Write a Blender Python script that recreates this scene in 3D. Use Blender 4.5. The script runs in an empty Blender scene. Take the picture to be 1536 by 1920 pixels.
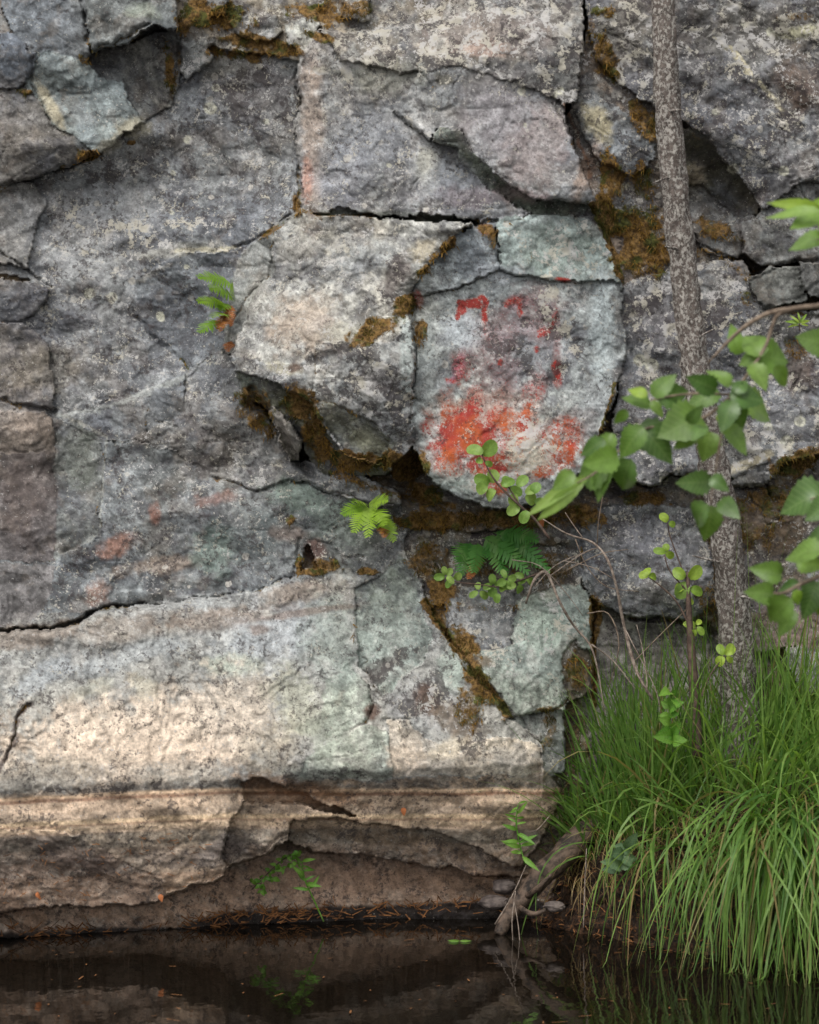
import bpy, math, random
import numpy as np
from mathutils import Vector, Matrix

random.seed(7)
rng = np.random.default_rng(7)
sc = bpy.context.scene
R = math.radians

# ------------------------------------------------------------------ camera
K = 0.0022          # metres per photo pixel on the plane nine metres away
CD = 9.0            # camera distance to the reference plane y = 0
CZ = 1.67           # camera height above the water
cam_d = bpy.data.cameras.new('camera'); cam = bpy.data.objects.new('camera', cam_d)
sc.collection.objects.link(cam); sc.camera = cam
cam.location = (0, -CD, CZ); cam.rotation_euler = (R(90), 0, 0)
cam_d.sensor_fit = 'VERTICAL'; cam_d.sensor_height = 36.0
cam_d.lens = 36.0 * CD / (1920 * K)
cam_d.clip_end = 2000
cam_d.dof.use_dof = True; cam_d.dof.focus_distance = 8.6; cam_d.dof.aperture_fstop = 2.6
sc.render.resolution_x = 819; sc.render.resolution_y = 1024

# ------------------------------------------------------------------ sky, sun
SUN_EL, SUN_AZ = R(52), R(-28)      # azimuth measured from behind the camera towards its left
w = bpy.data.worlds.new('World'); sc.world = w; w.use_nodes = True
nt = w.node_tree; nt.nodes.clear()
sky = nt.nodes.new('ShaderNodeTexSky'); sky.sky_type = 'NISHITA'; sky.sun_disc = False
sky.sun_elevation = SUN_EL; sky.sun_rotation = R(180) + SUN_AZ * -1
sky.dust_density = 3.0; sky.air_density = 1.0
hs = nt.nodes.new('ShaderNodeHueSaturation'); hs.inputs['Saturation'].default_value = 0.10
bg = nt.nodes.new('ShaderNodeBackground'); bg.inputs['Strength'].default_value = 0.15
wo = nt.nodes.new('ShaderNodeOutputWorld')
nt.links.new(sky.outputs[0], hs.inputs['Color']); nt.links.new(hs.outputs[0], bg.inputs['Color'])
nt.links.new(bg.outputs[0], wo.inputs['Surface'])
sd = bpy.data.lights.new('sun', 'SUN'); sd.energy = 1.3; sd.angle = R(35); sd.color = (1.0, 0.96, 0.9)
so = bpy.data.objects.new('sun', sd); sc.collection.objects.link(so)
dvec = Vector((math.sin(SUN_AZ) * math.cos(SUN_EL), -math.cos(SUN_AZ) * math.cos(SUN_EL), math.sin(SUN_EL)))
so.rotation_euler = dvec.to_track_quat('Z', 'Y').to_euler()
so.location = dvec * 20
sc.view_settings.view_transform = 'Standard'; sc.view_settings.look = 'None'
sc.view_settings.gamma = 1.0; sc.view_settings.use_curve_mapping = False
sc.view_settings.exposure = 0.46

# ------------------------------------------------------------------ helpers
def WP(u, v, y):
    """photo pixel (u, v) at depth y -> world point"""
    s = K * (y + CD) / CD
    return Vector(((u - 768) * s, y, CZ - (v - 960) * s))
def WPn(u, v, y):
    s = K * (y + CD) / CD
    return np.stack([(u - 768) * s, y, CZ - (v - 960) * s], -1)
def tag(o, label=None, cat=None, group=None, kind=None):
    if label: o['label'] = label
    if cat: o['category'] = cat
    if group: o['group'] = group
    if kind: o['kind'] = kind
    return o
def link(o, parent=None):
    sc.collection.objects.link(o)
    if parent: o.parent = parent
    return o
def empty(name, loc):
    o = bpy.data.objects.new(name, None); o.location = loc; o.empty_display_size = .05
    link(o); return o
def mesh_np(name, V, F, mat, parent=None, smooth=True, attrs=None):
    """V (n,3), F (m,k)"""
    me = bpy.data.meshes.new(name)
    V = np.asarray(V, dtype=np.float32); F = np.asarray(F, dtype=np.int32)
    k = F.shape[1]
    me.vertices.add(len(V)); me.vertices.foreach_set('co', V.ravel())
    me.loops.add(F.size); me.loops.foreach_set('vertex_index', F.ravel())
    me.polygons.add(len(F))
    me.polygons.foreach_set('loop_start', np.arange(0, F.size, k, dtype=np.int32))
    me.polygons.foreach_set('loop_total', np.full(len(F), k, dtype=np.int32))
    if attrs:
        for an, av in attrs.items():
            at = me.attributes.new(an, 'FLOAT_COLOR', 'POINT')
            at.data.foreach_set('color', np.asarray(av, dtype=np.float32).ravel())
    me.update(calc_edges=True)
    me.polygons.foreach_set('use_smooth', np.full(len(F), smooth, dtype=bool))
    if mat: me.materials.append(mat)
    o = bpy.data.objects.new(name, me)
    if parent is not None and parent.type == 'EMPTY':
        me.transform(Matrix.Translation(-parent.location))
    return link(o, parent)
def lin(c):
    c = np.asarray(c, dtype=float) / 255.0
    return np.where(c <= .04045, c / 12.92, ((c + .055) / 1.055) ** 2.4)

# ------------------------------------------------------------------ noise
TB = rng.random((16, 256, 256))
def vnoise(x, y, s=0):
    xi = np.floor(x).astype(int); yi = np.floor(y).astype(int)
    fx = x - xi; fy = y - yi
    fx = fx * fx * (3 - 2 * fx); fy = fy * fy * (3 - 2 * fy)
    T = TB[s % 16]
    a = T[yi & 255, xi & 255]; b = T[yi & 255, (xi + 1) & 255]
    c = T[(yi + 1) & 255, xi & 255]; d = T[(yi + 1) & 255, (xi + 1) & 255]
    return (a * (1 - fx) + b * fx) * (1 - fy) + (c * (1 - fx) + d * fx) * fy
def fbm(x, y, sc_, o=4, s=0, g=.5):
    t = 0; a = 1; n = 0; x = x / sc_ + 13.7 * s; y = y / sc_ + 7.1 * s
    for i in range(o):
        t = t + a * vnoise(x, y, s + i); n += a
        a *= g; x, y = (x * 1.8 + y * .83) + 5.2, (y * 1.8 - x * .83) + 9.1
    return t / n
def facet(x, y, sc_, s=0, ang=0.3, dw=.45, crease=False):
    """continuous piecewise-planar noise (linear interpolation on triangles)"""
    c, n_ = math.cos(ang), math.sin(ang)
    X = (x * c + y * n_) / sc_; Y = (-x * n_ + y * c) / sc_
    X = X + dw * (fbm(x, y, sc_ * 2.2, 2, s + 3) - .5); Y = Y + dw * (fbm(x, y, sc_ * 2.2, 2, s + 5) - .5)
    X = X + Y * .5
    xi = np.floor(X).astype(int); yi = np.floor(Y).astype(int); fx = X - xi; fy = Y - yi
    T = TB[(s + 9) % 16]
    a = T[yi & 255, xi & 255]; b = T[yi & 255, (xi + 1) & 255]
    cc = T[(yi + 1) & 255, xi & 255]; d = T[(yi + 1) & 255, (xi + 1) & 255]
    lo = a + (b - a) * fx + (cc - a) * fy
    hi = d + (cc - d) * (1 - fx) + (b - d) * (1 - fy)
    if crease: return np.minimum(np.minimum(fx, 1 - fx), np.minimum(np.abs(fx + fy - 1), np.minimum(fy, 1 - fy))) * sc_
    return np.where(fx + fy < 1, lo, hi)
def sstep(a, b, x):
    t = np.clip((x - a) / (b - a), 0, 1); return t * t * (3 - 2 * t)
def polydist(x, y, P, closed=True):
    """distance to polyline, plus inside mask"""
    P = np.asarray(P, float); n = len(P)
    d = np.full(x.shape, 1e9); ins = np.zeros(x.shape, bool)
    for i in range(n if closed else n - 1):
        a = P[i]; b = P[(i + 1) % n]; e = b - a
        t = np.clip(((x - a[0]) * e[0] + (y - a[1]) * e[1]) / (e @ e + 1e-9), 0, 1)
        d = np.minimum(d, np.hypot(x - a[0] - t * e[0], y - a[1] - t * e[1]))
        if closed and a[1] != b[1]:
            ins ^= ((a[1] > y) != (b[1] > y)) & (x < (b[0] - a[0]) * (y - a[1]) / (b[1] - a[1]) + a[0])
    return d, ins

# ------------------------------------------------------------------ node helpers
def newmat(name):
    m = bpy.data.materials.new(name); m.use_nodes = True
    t = m.node_tree; t.nodes.clear()
    o = t.nodes.new('ShaderNodeOutputMaterial')
    return m, t, o
class N:
    def __init__(s, t): s.t = t
    def node(s, typ, **kw):
        n = s.t.nodes.new(typ)
        for k, v in kw.items(): setattr(n, k, v)
        return n
    def l(s, a, b): s.t.links.new(a, b)
    def noise(s, vec, scale, detail=4, rough=.55, dist=0):
        n = s.node('ShaderNodeTexNoise'); n.inputs['Scale'].default_value = scale
        n.inputs['Detail'].default_value = detail; n.inputs['Roughness'].default_value = rough
        n.inputs['Distortion'].default_value = dist
        s.l(vec, n.inputs['Vector']); return n.outputs['Fac']
    def ramp(s, f, a, b, lo=0., hi=1.):
        n = s.node('ShaderNodeMapRange'); n.interpolation_type = 'SMOOTHSTEP'
        s.l(f, n.inputs[0]); n.inputs[1].default_value = a; n.inputs[2].default_value = b
        n.inputs[3].default_value = lo; n.inputs[4].default_value = hi; return n.outputs[0]
    def math(s, op, a, b=None):
        n = s.node('ShaderNodeMath', operation=op)
        for i, q in enumerate((a, b)):
            if q is None: continue
            if isinstance(q, (int, float)): n.inputs[i].default_value = q
            else: s.l(q, n.inputs[i])
        return n.outputs[0]
    def mix(s, f, a, b, mode='MIX'):
        n = s.node('ShaderNodeMix', data_type='RGBA', blend_type=mode)
        for q, i in ((f, 0), (a, 6), (b, 7)):
            if isinstance(q, (int, float)): n.inputs[i].default_value = q
            elif isinstance(q, tuple): n.inputs[i].default_value = (*q, 1)
            else: s.l(q, n.inputs[i])
        return n.outputs[2]

# ------------------------------------------------------------------ rock material
def rock_material():
    m, t, out = newmat('rock'); n = N(t)
    tc = n.node('ShaderNodeTexCoord').outputs['Object']
    ca = n.node('ShaderNodeAttribute', attribute_name='col').outputs['Color']
    ma = n.node('ShaderNodeAttribute', attribute_name='msk')
    sep = n.node('ShaderNodeSeparateColor'); n.l(ma.outputs['Color'], sep.inputs[0])
    Lw, Dk, Ms = sep.outputs[0], sep.outputs[1], sep.outputs[2]; Rd = ma.outputs['Alpha']
    n1 = n.noise(tc, 26, 6, .62); n2 = n.noise(tc, 95, 5, .65); n3 = n.noise(tc, 170, 3, .6)
    c = n.mix(1.0, ca, n.ramp(n1, .35, .65, .72, 1.26), 'MULTIPLY')
    c = n.mix(1.0, c, n.ramp(n2, .34, .66, .80, 1.20), 'MULTIPLY')
    Dk = n.math('MULTIPLY', Dk, n.ramp(n.noise(tc, 12, 5, .7), .44, .62, .1, 2.2))
    Lc = n.math('MULTIPLY', Lw, n.ramp(n.noise(tc, 15.5, 5, .7, .4), .44, .64, .15, 2.0))
    c = n.mix(n.math('MULTIPLY', Rd, .68), c, (.40, .085, .025))
    # red ochre: worn off in flecks
    rn = n.noise(tc, 120, 5, .8)
    rf = n.ramp(n.math('ADD', rn, n.math('MULTIPLY', Rd, .27)), .61, .71)
    rf = n.math('MULTIPLY', rf, n.math('MINIMUM', n.math('MULTIPLY', Rd, 3.), .85))
    hue = n.noise(tc, 9, 3, .5)
    gz = n.node('ShaderNodeSeparateXYZ'); n.l(tc, gz.inputs[0])
    rc = n.mix(n.math('MULTIPLY', n.ramp(hue, .4, .62), n.ramp(gz.outputs[2], 2.02, 2.2, 1, 0)), (.30, .02, .018), (.42, .085, .018))
    c = n.mix(rf, c, rc)
    # dark lichen crust
    dn = n.noise(tc, 62, 7, .72, .3)
    df = n.ramp(n.math('ADD', dn, n.math('MULTIPLY', Dk, .17)), .60, .69)
    c = n.mix(n.math('MULTIPLY', df, .72), c, (.045, .037, .038))
    pep = n.ramp(n.noise(tc, 135, 4, .7), .57, .63)
    c = n.mix(n.math('MULTIPLY', pep, .38), c, (.07, .058, .055))
    # pale lichen crumbs
    wn = n.noise(tc, 88, 6, .75)
    wf = n.ramp(n.math('ADD', wn, n.math('MULTIPLY', Lc, .13)), .62, .68)
    wc = n.mix(n.ramp(n.noise(tc, 12, 2), .4, .6), (.47, .455, .44), (.45, .42, .35))
    c = n.mix(n.math('MULTIPLY', wf, .8), c, wc)
    # rosettes
    vo = n.node('ShaderNodeTexVoronoi'); vo.inputs['Scale'].default_value = 13
    wob = n.node('ShaderNodeVectorMath', operation='ADD'); n.l(tc, wob.inputs[0])
    wv = n.node('ShaderNodeTexNoise'); wv.inputs['Scale'].default_value = 45
    n.l(tc, wv.inputs['Vector'])
    sc2 = n.node('ShaderNodeVectorMath', operation='SCALE'); n.l(wv.outputs['Color'], sc2.inputs[0]); sc2.inputs['Scale'].default_value = .016
    n.l(sc2.outputs[0], wob.inputs[1]); n.l(wob.outputs[0], vo.inputs['Vector'])
    vs = n.node('ShaderNodeSeparateColor'); n.l(vo.outputs['Color'], vs.inputs[0])
    rad = n.math('MULTIPLY', vs.outputs[1], .22)
    ring = n.ramp(n.math('SUBTRACT', vo.outputs['Distance'], rad), -.03, .02, 1, 0)
    ro = n.math('MULTIPLY', n.math('MULTIPLY', ring, n.ramp(vs.outputs[0], .66, .7)), n.ramp(Lw, .1, .45))
    ro = n.math('MULTIPLY', ro, n.ramp(n2, .35, .6, .45, 1))
    c = n.mix(n.math('MULTIPLY', ro, .75), c, (.50, .47, .42))
    # moss fuzz
    mn = n.noise(tc, 75, 6, .75)
    mc = n.mix(n.ramp(mn, .35, .65), (.06, .034, .012), (.24, .14, .045))
    mc = n.mix(n.ramp(n.noise(tc, 11, 3), .5, .62), mc, n.mix(n.ramp(mn, .35, .65), (.025, .028, .006), (.10, .10, .022)))
    mf = n.ramp(n.math('ADD', n.math('MULTIPLY', n.noise(tc, 26, 7, .75), 1.3), n.math('MULTIPLY', Ms, .66)), .88, 1.20)
    c = n.mix(mf, c, mc)
    b = n.node('ShaderNodeBsdfPrincipled'); n.l(c, b.inputs['Base Color'])
    b.inputs['Roughness'].default_value = .86; b.inputs['Specular IOR Level'].default_value = .28
    h = n.math('ADD', n.math('MULTIPLY', n1, 1.1), n.math('MULTIPLY', n2, .55))
    h = n.math('ADD', h, n.math('MULTIPLY', n3, .25))
    h = n.math('ADD', h, n.math('MULTIPLY', wf, .12))
    h = n.math('ADD', h, n.math('MULTIPLY', n.math('MULTIPLY', mn, mf), .9))
    bp = n.node('ShaderNodeBump'); bp.inputs['Strength'].default_value = .7; bp.inputs['Distance'].default_value = .0038
    n.l(h, bp.inputs['Height']); n.l(bp.outputs[0], b.inputs['Normal'])
    n.l(b.outputs[0], out.inputs[0])
    return m
ROCK = rock_material()

# ------------------------------------------------------------------ cliff blocks
# (label, outline in reference pixels, depth at box centre, slope per 100 px across, per 100 px down, edge width px, edge drop m)
GRY = (128, 126, 130)
BL = []
def blk(label, poly, p, gx=0, gy=0, ew=12, ed=.03, col=GRY, wl=.3, dk=.3):
    q = []
    for (u, v) in poly:
        u = -400 if u <= 2 else (1940 if u >= 1534 else u)
        v = -300 if v <= 2 else v
        q.append((u, v))
    us = [min(max(a[0], 0), 1536) for a in poly]; vs = [min(max(a[1], 0), 1920) for a in poly]
    BL.append(dict(label=label, poly=q, p=p, gx=gx / 100, gy=gy / 100, ew=ew, ed=ed, col=col, wl=wl, dk=dk,
                   c=((min(us) + max(us)) / 2, (min(vs) + max(vs)) / 2)))
# far left, top
blk(None, [(15,0),(150,0),(160,45),(172,98),(120,100),(50,92),(42,70),(18,20)], .40, 0, .01, 10, .03, (104,105,111), .15, .2)
blk('dark grey slab with a sharp pale lower edge', [(152,0),(338,0),(334,50),(308,38),(284,26),(278,40),(245,60),(215,82),(174,92),(163,45)], .52, 0, -.02, 9, .045, (108,110,114), .2, .15)
blk(None, [(0,75),(45,78),(62,106),(60,140),(36,154),(0,158)], .46, 0, 0, 12, .03, (92,94,103), .1, .2)
blk(None, [(172,98),(245,92),(335,62),(340,120),(325,196),(280,232),(268,235),(245,185),(228,150),(186,142)], .27, 0, .02, 10, .02, (118,112,108), .35, .3)
blk(None, [(0,350),(60,335),(140,312),(190,288),(262,238),(330,196),(345,85),(480,95),(562,112),(560,392),(530,415),(500,452),(440,470),(330,474),(300,500),(254,530),(254,596),(350,690),(270,735),(105,780),(90,650),(45,606),(98,545),(50,505),(0,470)], .26, -.01, .012, 14, .03, (124,122,127), .55, .45)
blk('blue-grey angular slab', [(68,106),(86,100),(150,114),(186,145),(228,150),(246,190),(268,232),(225,238),(186,286),(140,262),(112,240),(60,165)], .44, 0, .03, 9, .03, (116,121,124), .25, .15)
blk(None, [(0,165),(55,175),(85,215),(106,238),(162,290),(152,306),(100,320),(40,344),(0,350)], .43, 0, .02, 12, .035, (116,109,108), .2, .25)
blk(None, [(0,350),(58,342),(90,370),(70,420),(50,500),(0,470)], .37, -.02, .02, 10, .02, (122,117,118), .25, .2)
blk(None, [(0,480),(98,546),(70,582),(42,604),(0,606)], .38, 0, 0, 8, .03, (112,107,110), .2, .3)
blk(None, [(330,476),(452,476),(436,540),(424,600),(414,640),(392,664),(352,690),(256,600),(256,532),(300,500)], .31, .02, -.01, 9, .02, (112,112,117), .25, .3)
blk('brownish weathered block', [(0,612),(45,608),(90,650),(104,768),(60,762),(0,742)], .40, 0, -.01, 10, .02, (120,110,107), .25, .3)
blk(None, [(0,776),(50,780),(103,788),(103,846),(0,850)], .41, 0, 0, 7, .02, (124,110,104), .15, .2)
blk(None, [(0,850),(103,848),(103,1052),(0,1054)], .42, 0, -.01, 7, .018, (98,88,88), .15, .1)
blk(None, [(105,784),(150,795),(202,822),(192,905),(188,1000),(105,1050)], .36, .01, 0, 7, .015, (112,110,108), .2, .25)
blk(None, [(105,782),(270,735),(276,812),(236,826),(200,820)], .33, .02, -.03, 8, .02, (106,105,110), .3, .3)
blk(None, [(272,732),(350,705),(372,722),(350,770),(300,800),(277,812)], .36, .02, -.04, 7, .02, (104,104,110), .2, .2)
blk(None, [(352,706),(400,664),(432,664),(452,720),(500,790),(530,850),(560,872),(640,890),(745,935),(740,952),(640,930),(590,905),(545,900),(480,917),(400,893),(330,845),(240,826),(277,812),(350,772)], .40, .02, .03, 14, .05, (122,118,120), .5, .35)
blk('dark lower rock with rusty and greenish stains', [(105,1052),(192,1000),(192,825),(240,828),(330,848),(400,895),(480,920),(545,903),(590,908),(640,932),(742,956),(748,1030),(710,1068),(660,1074),(612,1060),(585,1014),(562,1012),(548,1078),(480,1104),(400,1118),(270,1130),(190,1142),(130,1172),(60,1178),(0,1180),(0,1056)], .46, -.03, .015, 12, .05, (108,108,111), .45, .4)
blk(None, [(0,1060),(70,1056),(102,1062),(100,1120),(55,1172),(0,1176)], .56, 0, .01, 7, .015, (112,104,104), .15, .2)
# central top slab
blk(None, [(335,0),(1100,0),(1084,30),(940,20),(830,36),(700,58),(600,56),(562,80),(560,115),(450,95),(345,82),(336,40)], .30, 0, .02, 14, .03, (132,118,104), .5, .5)
blk('pinkish grey slab split by a diagonal ledge', [(560,82),(600,57),(700,62),(780,90),(860,110),(1060,170),(1040,200),(1062,240),(1116,382),(1000,396),(985,402),(890,412),(820,418),(750,402),(600,402),(572,382),(556,300)], .55, .01, .015, 14, .05, (146,140,142), .45, .3)
blk('upper block above the diagonal ledge', [(738,208),(790,130),(860,112),(1050,165),(1044,196),(1062,240),(1090,310),(1116,380),(1060,380),(1008,375),(969,358),(926,320),(890,281),(855,236),(824,236),(812,256),(780,246)], .63, 0, .02, 9, .05, (142,137,140), .35, .25)
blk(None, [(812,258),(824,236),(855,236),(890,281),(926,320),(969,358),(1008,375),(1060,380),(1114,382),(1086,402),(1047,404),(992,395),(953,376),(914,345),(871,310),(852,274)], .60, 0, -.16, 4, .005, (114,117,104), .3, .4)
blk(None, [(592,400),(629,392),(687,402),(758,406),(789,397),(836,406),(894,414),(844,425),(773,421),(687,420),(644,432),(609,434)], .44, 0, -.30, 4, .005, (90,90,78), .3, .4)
blk('speckled lichen covered top block', [(700,58),(830,36),(940,0),(1100,0),(1086,95),(1084,150),(1076,196),(1058,186),(1040,180),(960,150),(860,125),(760,140),(640,110),(600,58)], .62, .02, .025, 14, .03, (138,128,122), 1.0, .7)
blk(None, [(380,0),(430,0),(424,30),(392,26)], .42, 0, -.1, 8, .03, (128,112,96), .5, .6)
blk(None, [(430,44),(470,22),(522,30),(532,56),(500,80),(450,72)], .40, 0, -.06, 9, .04, (128,120,112), .7, .6)
blk(None, [(536,46),(590,18),(604,48),(570,92),(540,82)], .44, 0, -.04, 9, .04, (150,146,142), .7, .3)
blk(None, [(620,0),(706,0),(694,38),(642,32)], .42, 0, -.1, 9, .04, (146,130,108), .7, .5)
blk(None, [(336,80),(388,76),(400,110),(350,150),(336,130)], .36, 0, .04, 8, .03, (120,116,112), .7, .4)
# right side
blk(None, [(1100,60),(1240,40),(1290,60),(1290,520),(1165,530),(1150,470),(1130,430),(1100,400),(1118,380),(1090,300),(1062,230),(1086,180)], .40, -.02, -.03, 10, .02, (116,98,86), .5, .6)
blk(None, [(1110,170),(1160,200),(1230,260),(1226,300),(1180,330),(1120,300),(1078,215)], .47, 0, 0, 10, .04, (128,126,128), .5, .5)
blk('large dark lichened slab', [(1095,0),(1536,0),(1536,340),(1500,342),(1486,352),(1450,398),(1420,380),(1380,322),(1310,240),(1272,222),(1200,190),(1130,130),(1105,70)], .55, .0, -.01, 14, .06, (108,103,107), .7, .5)
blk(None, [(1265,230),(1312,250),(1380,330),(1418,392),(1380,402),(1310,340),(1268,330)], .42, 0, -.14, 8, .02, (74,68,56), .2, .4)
blk(None, [(1268,340),(1310,348),(1380,408),(1440,402),(1420,440),(1380,480),(1330,470),(1290,430)], .30, 0, -.02, 8, .03, (104,94,86), .5, .5)
blk(None, [(1390,420),(1450,385),(1490,350),(1536,370),(1536,486),(1490,490),(1440,500),(1400,470)], .45, 0, -.03, 8, .04, (104,101,102), .3, .3)
blk('dark roof shaped stone', [(1402,524),(1440,508),(1496,508),(1512,558),(1460,572),(1436,578),(1408,552)], .50, 0, -.02, 10, .04, (98,97,97), .15, .2)
blk(None, [(1502,496),(1536,488),(1536,562),(1524,552),(1508,520)], .53, 0, -.02, 8, .03, (96,94,96), .15, .2)
blk('speckled grey block with a ragged lower edge', [(1168,530),(1290,500),(1390,490),(1404,550),(1436,590),(1536,580),(1536,800),(1452,862),(1440,890),(1330,892),(1262,884),(1232,908),(1200,900),(1120,885),(1150,810),(1175,670)], .42, 0, .01, 12, .05, (122,118,122), .8, .5)
blk(None, [(1375,905),(1400,880),(1446,862),(1452,880),(1430,905),(1376,912)], .42, 0, 0, 6, .03, (140,132,124), .5, .3)
blk(None, [(1090,970),(1150,948),(1220,950),(1300,960),(1330,1060),(1350,1120),(1310,1150),(1230,1156),(1180,1150),(1112,1128),(1085,1060)], .30, 0, .01, 10, .04, (116,112,116), .6, .5)
blk(None, [(1340,920),(1536,930),(1536,1120),(1430,1130),(1340,1120),(1335,1010)], .26, 0, 0, 12, .04, (108,92,80), .5, .5)
blk(None, [(1112,1140),(1200,1160),(1320,1168),(1360,1250),(1330,1450),(1110,1450),(1100,1300)], .16, 0, .02, 12, .03, (110,100,98), .3, .4)
blk(None, [(1360,1140),(1536,1130),(1536,1230),(1480,1210),(1400,1230)], .34, 0, 0, 10, .03, (116,92,86), .2, .3)
blk(None, [(1478,1222),(1536,1190),(1536,1320),(1500,1300)], .45, 0, .06, 12, .04, (122,116,118), .3, .3)
# painted panel
blk('pale painted slab with faded red ochre figures', [(770,556),(880,430),(935,412),(1090,406),(1128,430),(1152,490),(1166,560),(1172,660),(1150,740),(1122,820),(1086,884),(1020,920),(940,944),(890,932),(830,900),(800,868),(790,826),(778,790),(778,620)], .57, -.015, .016, 8, .025, (163,162,161), .35, .3)
blk('blue-grey corner plate above the painting', [(768,552),(820,490),(884,428),(934,418),(936,506),(908,520),(860,540),(800,552)], .61, 0, .02, 6, .012, (146,148,152), .2, .25)
blk('greenish plate above the painting', [(936,420),(940,410),(1090,406),(1128,430),(1152,490),(1158,528),(1060,525),(988,514),(938,506)], .60, -.01, .012, 6, .01, (134,141,138), .5, .05)
# boulder left of the painting
blk(None, [(446,480),(506,438),(530,408),(545,415),(516,500),(470,570),(440,650),(430,664),(414,640),(430,560)], .42, .02, 0, 7, .02, (136,132,130), .2, .2)
blk('pale pinkish boulder face', [(508,446),(545,408),(600,405),(750,408),(880,420),(842,452),(792,500),(764,548),(776,592),(740,640),(596,640),(560,700),(500,690),(436,668),(468,580),(512,510)], .70, .03, .035, 14, .05, (166,158,152), .5, .25)
blk('lichened lower face of the boulder', [(436,664),(500,680),(560,690),(596,642),(740,640),(774,590),(776,792),(768,832),(716,872),(640,850),(600,800),(584,752),(520,720),(440,700)], .74, .01, -.06, 10, .05, (150,146,146), .6, .7)
blk('mossy overhanging underside of the boulder', [(438,698),(520,722),(586,756),(602,802),(642,852),(716,874),(700,880),(640,884),(610,884),(560,800),(500,760),(456,740)], .56, .03, -.12, 8, .04, (104,100,84), .2, .4)
blk(None, [(510,760),(536,775),(552,840),(545,866),(536,838),(522,800)], .62, 0, -.06, 8, .03, (128,118,112), .2, .2)
blk(None, [(592,742),(700,790),(730,830),(722,870),(650,850),(610,806)], .66, 0, -.14, 9, .03, (136,132,118), .3, .3)
# lower whitish rock
blk('large pale rock with a peach bleached flood band', [(0,1200),(60,1186),(132,1180),(196,1150),(272,1136),(402,1122),(482,1108),(552,1086),(620,1072),(662,1078),(716,1070),(748,1036),(790,1090),(800,1150),(822,1200),(876,1240),(930,1300),(960,1346),(1012,1380),(1016,1452),(700,1462),(560,1470),(450,1462),(440,1476),(0,1500)], .62, -.045, .055, 14, .04, (148,143,141), .35, .35)
blk('greenish grey block', [(664,1100),(716,1074),(748,1040),(788,1090),(798,1150),(812,1200),(790,1250),(740,1290),(716,1300),(672,1250),(668,1180)], .42, -.02, .03, 9, .02, (140,145,139), .3, .3)
blk(None, [(600,1300),(650,1240),(690,1290),(700,1330),(688,1352),(608,1392)], .60, 0, .05, 7, .015, (150,154,146), .25, .2)
blk(None, [(576,1420),(690,1356),(735,1380),(740,1455),(560,1466)], .66, 0, .05, 6, .012, (152,154,146), .25, .2)
blk(None, [(724,1352),(770,1348),(800,1390),(860,1410),(930,1380),(1010,1400),(1016,1450),(742,1456)], .56, -.04, .05, 8, .015, (184,168,156), .25, .25)
blk(None, [(845,1122),(880,1100),(962,1108),(960,1214),(880,1226),(850,1180)], .33, 0, .02, 9, .03, (126,124,128), .5, .4)
blk('pale green block beside the grass', [(884,1226),(960,1214),(966,1130),(1010,1108),(1086,1100),(1110,1146),(1112,1220),(1108,1300),(1062,1312),(1050,1328),(992,1336),(975,1340),(930,1290)], .48, -.03, .03, 10, .04, (140,146,139), .5, .25)
blk(None, [(1054,1226),(1080,1200),(1112,1230),(1110,1300),(1064,1314)], .40, -.03, .0, 8, .02, (104,90,76), .3, .4)
blk(None, [(950,1346),(1046,1336),(1050,1440),(1020,1448),(1012,1380)], .42, -.03, .04, 9, .02, (120,122,122), .4, .3)
blk(None, [(846,1012),(930,1004),(1000,1034),(1088,1040),(1085,1096),(1000,1102),(950,1104),(900,1098),(855,1090)], .27, 0, .0, 9, .02, (108,96,84), .7, .6)
blk(None, [(765,1010),(840,1005),(850,1090),(842,1120),(806,1130),(796,1090),(766,1045)], .26, 0, .0, 9, .02, (106,92,78), .6, .6)
# undercut band
blk('banded brown rock overhanging the water', [(445,1464),(560,1470),(700,1462),(1016,1450),(1040,1500),(1010,1560),(966,1632),(880,1630),(770,1606),(690,1584),(612,1582),(548,1556),(536,1566),(500,1592),(440,1618),(412,1604),(456,1500)], .48, -.04, -.08, 12, .05, (150,128,112), .15, .35)
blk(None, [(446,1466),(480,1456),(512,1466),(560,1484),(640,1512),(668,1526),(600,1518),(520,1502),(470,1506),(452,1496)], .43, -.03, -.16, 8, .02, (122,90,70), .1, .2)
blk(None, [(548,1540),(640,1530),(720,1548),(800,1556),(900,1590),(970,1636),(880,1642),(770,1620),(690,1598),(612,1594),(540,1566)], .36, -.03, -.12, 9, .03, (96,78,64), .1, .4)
blk('tan banded block leaning over the water', [(0,1502),(440,1478),(446,1462),(456,1500),(430,1532),(420,1560),(416,1640),(380,1654),(330,1668),(250,1690),(120,1706),(0,1716)], .78, -.05, -.04, 14, .06, (172,150,134), .15, .35)
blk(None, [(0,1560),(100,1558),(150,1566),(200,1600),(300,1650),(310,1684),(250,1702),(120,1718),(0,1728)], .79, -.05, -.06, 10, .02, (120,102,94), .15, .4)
blk('reddish brown rock in the undercut', [(0,1730),(300,1690),(400,1660),(440,1630),(520,1600),(620,1600),(760,1616),(900,1640),(960,1660),(930,1690),(700,1712),(500,1722),(300,1730),(120,1742),(0,1750)], .27, -.056, .05, 10, .02, (158,130,114), .1, .4)

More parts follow.
